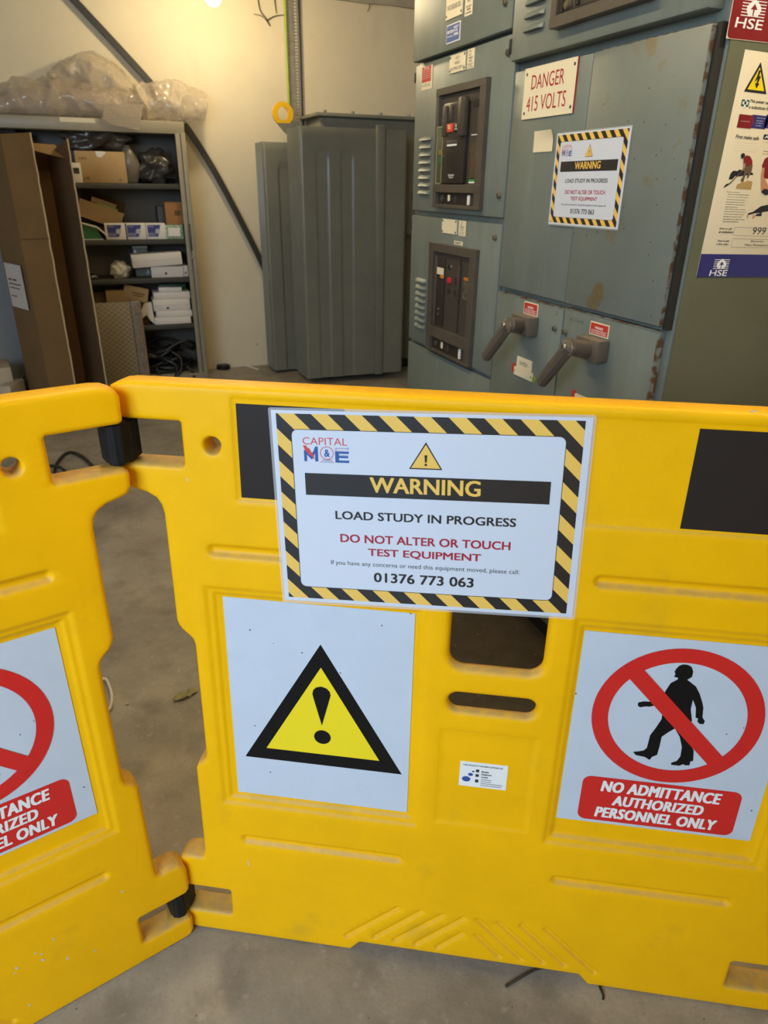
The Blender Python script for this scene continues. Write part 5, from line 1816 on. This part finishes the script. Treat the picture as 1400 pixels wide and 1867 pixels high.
# flap hanging over the front of the cupboard top
bm = bmesh.new()
Fp = [at_y(px, py, CY - 0.012) for px, py in ((186, 217), (205, 228), (228, 232), (250, 238), (254, 236), (262, 190), (225, 188), (190, 195))]
fl = [(p.x, p.z) for p in Fp]
o = from_bm('bubble_wrap', prism_bm(fl, CY - 0.016, CY - 0.010), BUBBLE, None)
tag(o, 'torn flap of bubble wrap hanging over the cupboard front edge', 'bubble wrap', 'bubble wrap on the cupboard')

# ------------------------------------------------------------------ tall open carton on the left
ty = 4.55
pB = at_y(52, 510, ty)
pA = at_y(103, 510, ty + 0.06)
pD = at_y(164, 510, ty + 0.16)
pC = at_y(12, 510, ty + 0.30)
pE = at_y(126, 510, ty + 0.46)
zT = at_y(47, 243, ty + .06).z
tc_ = empty('tall_carton', (pB.x + 0.15, ty + 0.2, 0))
tag(tc_, 'tall narrow open cardboard carton standing in front of the cupboard at the left', 'carton')
off = Vector((pB.x + 0.15, ty + 0.2, 0))


def upright(name, a, b, z0a, z1a, z1b, m, th=0.006, par=tc_):
    """upright card panel between plan points a and b"""
    a, b = Vector((a.x, a.y, 0)) - off, Vector((b.x, b.y, 0)) - off
    t = (b - a).normalized()
    n = Vector((-t.y, t.x, 0)) * th
    a.z = b.z = 0
    bm = bmesh.new()
    N_ = 24
    rows = []
    for k in range(N_ + 1):
        f = k / N_
        wob = 0.004 * noise.noise(Vector((f * 5, a.x * 7, b.x)))
        r = []
        for base, zt in ((a, z1a), (b, z1b)):
            p = base + n * wob / th
            z = z0a + (zt - z0a) * f
            r += [bm.verts.new((p.x, p.y, z)), bm.verts.new((p.x + n.x, p.y + n.y, z))]
        rows.append(r)
    for k in range(N_):
        A, B_ = rows[k], rows[k + 1]
        for i, j in ((0, 2), (2, 3), (3, 1), (1, 0)):
            bm.faces.new((A[i], A[j], B_[j], B_[i]))
    bm.faces.new([rows[0][i] for i in (0, 1, 3, 2)])
    bm.faces.new([rows[-1][i] for i in (0, 2, 3, 1)])
    return from_bm(name, bm, m, par)


pF = Vector((pC.x + 0.12, pE.y + 0.02, 0))
pn = upright('left_panel', pC, pB, 0.0, zT - .03, zT - .01, CARD)
upright('front_flap', pB, pA, 0.0, zT - .01, zT + .005, CARDL if False else CARD)
upright('back_panel', pE, pF, 0.0, zT - .06, zT - .05, CARDD)
upright('left_inner_panel', pF, pC, 0.0, zT - .05, zT - .03, CARDD)
zD = at_y(127, 253, pD.y).z
upright('right_panel', pD, pE, 0.0, zD, zD - .08, CARDD)
# raw corrugated edges
bm = bmesh.new()
for p, z1 in ((pA, zT + .005), (pD, zD)):
    q = Vector((p.x, p.y, 0)) - off
    P = [Vector((q.x + 0.003 * noise.noise(Vector((k * .9, p.x, 0))), q.y, z1 * k / 40)) for k in range(41)]
    tube_bm(P, 0.005, 6, False, bm)
from_bm('torn_edge', bm, CARDE, tc_, 60)
# top flaps
zf = zT - 0.045
bm = bmesh.new()
Fv = [at_y(53, 260, pB.y + .30), at_y(100, 264, pE.y + .02), at_y(126, 291, pD.y + .05), at_y(56, 273, pB.y + .12)]
vs = [bm.verts.new(p - off) for p in Fv]
bm.faces.new(vs)
bmesh.ops.solidify(bm, geom=bm.faces[:], thickness=0.005)
from_bm('top_flap', bm, CARDL, tc_)
bm = bmesh.new()
Fv = [at_y(128, 254, pD.y), at_y(103, 267, pD.y + .14), at_y(127, 291, pD.y + .03)]
vs = [bm.verts.new(p - off) for p in Fv]
bm.faces.new(vs)
bmesh.ops.solidify(bm, geom=bm.faces[:], thickness=0.005)
from_bm('top_flap', bm, CARD, tc_)
# fold crease line and tape on the front flap
zc_ = at_y(60, 436, ty).z
a_, b_ = Vector((pB.x, pB.y, 0)) - off, Vector((pA.x, pA.y, 0)) - off
tdir = (b_ - a_).normalized()
nn = Vector((tdir.y, -tdir.x, 0)) * 0.0035
bm = bmesh.new()
P = [a_ + (b_ - a_) * (k / 8) + nn + Vector((0, 0, zc_ + .003 * noise.noise(Vector((k, 0, 0))))) for k in range(9)]
tube_bm(P, 0.0025, 5, False, bm)
from_bm('crease', bm, CARDD, tc_)
# address label on the left panel
fl_ = Frame((pC.x, pC.y, 0), (pB - pC) * Vector((1, 1, 0)) if False else Vector((pB.x - pC.x, pB.y - pC.y, 0)), (0, 0, 1))
lx0, lz0 = fl_.at(10, 478)
lx1, lz1 = fl_.at(56, 566)
lb = empty('address_label_anchor')
bpy.data.objects.remove(lb)
mloc = fl_.M.copy()
mloc.translation = mloc.translation - off
bm = box_bm(lx0, lx1, -0.011, -0.010, min(lz0, lz1), max(lz0, lz1))
bmesh.ops.transform(bm, matrix=mloc, verts=bm.verts[:])
lab = from_bm('address_label', bm, mat('label_greyish', (0.50, 0.47, 0.46), 0.6), tc_)
bm = bmesh.new()
zz0, zz1 = min(lz0, lz1), max(lz0, lz1)
w_ = lx1 - lx0
for b in ((.10, .62, .30, .66), (.36, .62, .60, .66), (.10, .53, .80, .56), (.10, .44, .72, .465), (.10, .25, .45, .275)):
    flat_bm([[rect(lx0 + b[0] * w_, zz0 + b[1] * (zz1 - zz0), lx0 + b[2] * w_, zz0 + b[3] * (zz1 - zz0))]], -0.0114, bm)
bmesh.ops.transform(bm, matrix=mloc, verts=bm.verts[:])
me = bpy.data.meshes.new('small_print'); bm.to_mesh(me); bm.free(); link('small_print', me, PL_INK, lab)

# blue-grey sheet leaning behind the carton
q0, q1 = at_y(-40, 600, 5.28), at_y(80, 600, 5.28)
o = from_bm('metal_sheet', box_bm(q0.x - .1, q1.x, -0.008, 0.008, 0.0, 1.12, 0.002), GREYBL, None)
o.location = (0, 5.28, 0)
o.rotation_euler = (math.radians(-6), 0, 0)
tag(o, 'plain blue-grey sheet leaning upright behind the tall carton', 'sheet')
# pale packaging at the lower left
q = at_y(2, 720, 4.75)
t = empty('pale_carton', (q.x - 0.06, 4.85, 0))
tag(t, 'pale squashed cardboard packaging on the floor left of the tall carton', 'carton')
zt_ = at_y(10, 668, 4.8).z
box('carton_body', mat('pale_card', (0.42, 0.34, 0.25), 0.8, var=0.15), t, -.14, .13, -.10, .16, 0.0, zt_, .008, M=Matrix.Rotation(0.15, 4, 'Z'))
box('flap', MATS['pale_card'], t, .12, .19, -.14, .05, 0.0, zt_ * .75, .006, M=Matrix.Rotation(-0.35, 4, 'Z'))
q = at_y(52, 706, 4.95)
lump('black_bag', BAGD, (q.x, 5.00, 0.0), 0.07, 0.06, 0.13, 'small dark bag on the floor between the pale packaging and the tall carton', 'bag', 21, 0.35)

# diamond patterned bubble-wrapped packet leaning on the cupboard
py_ = 5.30
q0, q1 = at_y(172, 560, py_), at_y(231, 552, py_)
q2 = at_y(247, 556, py_ + .06)
t = empty('wrapped_packet', ((q0.x + q1.x) / 2, py_, 0))
tag(t, 'flat packet in diamond patterned foil and bubble wrap standing before the cupboard', 'packet')
xm = (q0.x + q1.x) / 2
zp = at_y(200, 553, py_).z
Msh = Matrix.Rotation(math.radians(-3), 4, 'X')
box('foil_face', FOIL, t, q0.x - xm - .10, q1.x - xm + .02, 0.0, 0.012, 0.0, zp, .003, M=Msh)
bm = box_bm(q1.x - xm + .022, q2.x - xm + .035, 0.012, 0.06, 0.0, zp + .005, .004, M=Msh)
bmesh.ops.subdivide_edges(bm, edges=[e for e in bm.edges if e.calc_length() > .2], cuts=30, use_grid_fill=True)
from_bm('bubble_edge', bm, mat('bubble_edge', (0.26, 0.20, 0.135), 0.25, var=0.35, vscale=60, bump=0.9, bscale=70), t, 30)

# added dark mat, makes the floor by the switchboard look dim
MATM = speck_dots(mat('floor_darkening', (0.045, 0.036, 0.024), 0.75, var=0.4, vscale=14, bump=0.3, bscale=90), 40, 0.10, (0.22, 0.17, 0.09), 0.25)
o = box('added_dark_mat', MATM, None, -0.34, 0.34, -1.0, 1.0, 0.0, 0.007, 0.002)
o.location = (0.915, 1.85, 0)
tag(o, 'added dark mat darkening the floor along the foot of the switchboard', 'mat')

# ------------------------------------------------------------------ small things on the floor
q = at_z(407, 672)
t = cyl('rubber_puck', RUBBER, None, (0, 0, 0), (0, 0, 0.035), 0.056, 0.053, 28, 0.004)
t.location = (q.x, q.y - .01, 0)
tag(t, 'flat black round rubber puck on the floor by the back wall', 'puck')
q0, q1 = at_z(449, 668), at_z(471, 675)
o = from_bm('straw', tube_bm([Vector((q0.x, q0.y, .006)), Vector((q1.x, q1.y, .006))], 0.006, 6), BOXP, None, 60)
tag(o, 'pale thin strip lying on the floor beside the transformer', 'strip')
# crumpled leaf
bm = bmesh.new()
V = {}
q = at_z(338, 1270)
for i in range(15):
    for j in range(7):
        x, y = (i / 14 - .5) * 0.075, (j / 6 - .5) * 0.030
        y *= math.sqrt(max(0.05, 1 - (i / 7 - 1) ** 2)) * (1 + .35 * noise.noise(Vector((i * .8, 3, 0))))
        V[i, j] = bm.verts.new((x, y, 0.008 + 0.010 * (noise.noise(Vector((x * 70, y * 70, 2))) + .6 * abs(j - 3) / 3)))
for i in range(14):
    for j in range(6):
        bm.faces.new((V[i, j], V[i + 1, j], V[i + 1, j + 1], V[i, j + 1]))
lo = min(v.co.z for v in bm.verts)
for v in bm.verts:
    v.co.z -= lo
o = from_bm('dry_leaf', bm, LEAF, None, 60)
o.location = (q.x, q.y, .0005)
o.rotation_euler = (0, 0, .35)
tag(o, 'crumpled greenish dry leaf on the floor in the gap between the panels', 'leaf')
# white cable ring peeping out behind the left panel
P = [at_z(px, py, 0.012) for px, py in ((190, 1237), (200, 1252), (204, 1272), (200, 1292), (186, 1300), (165, 1296), (150, 1276), (160, 1248))]
o = from_bm('white_cable', tube_bm(catmull(P, 6, True), 0.0045, 8, True), WCABLE, None, 60)
tag(o, 'loop of white cable on the floor peeping out behind the left panel', 'cable')
# black looped cable seen through the slot
P = [at_z(px, py, 0.01) for px, py in ((60, 905), (94, 880), (104, 845), (125, 825), (150, 833), (175, 856), (205, 880))]
bm = tube_bm(catmull(P, 8), 0.0085, 8)
P = [at_z(px, py, 0.028) for px, py in ((60, 870), (85, 851), (100, 850), (115, 856), (140, 880))]
tube_bm(catmull(P, 8), 0.0085, 8, False, bm)
o = from_bm('floor_cable', bm, CABLEM, None, 60)
tag(o, 'thin black cable looping over the floor behind the left panel slot', 'cable')
# twig and fine cable in front of the barrier
P = [at_z(px, py, .004) for px, py in ((922, 1798), (945, 1784), (975, 1768), (1000, 1762))]
o = from_bm('twig', tube_bm(catmull(P, 5), 0.003, 6), TWIG, None, 60)
tag(o, 'thin dark twig on the floor under the middle of the barrier', 'twig')
P = [at_z(px, py, .003) for px, py in ((1088, 1782), (1094, 1800), (1100, 1815), (1099, 1822))]
o = from_bm('wire_scrap', tube_bm(catmull(P, 5), 0.0022, 6), CABLEM, None, 60)
tag(o, 'short black wire scrap on the floor below the barrier foot', 'wire')
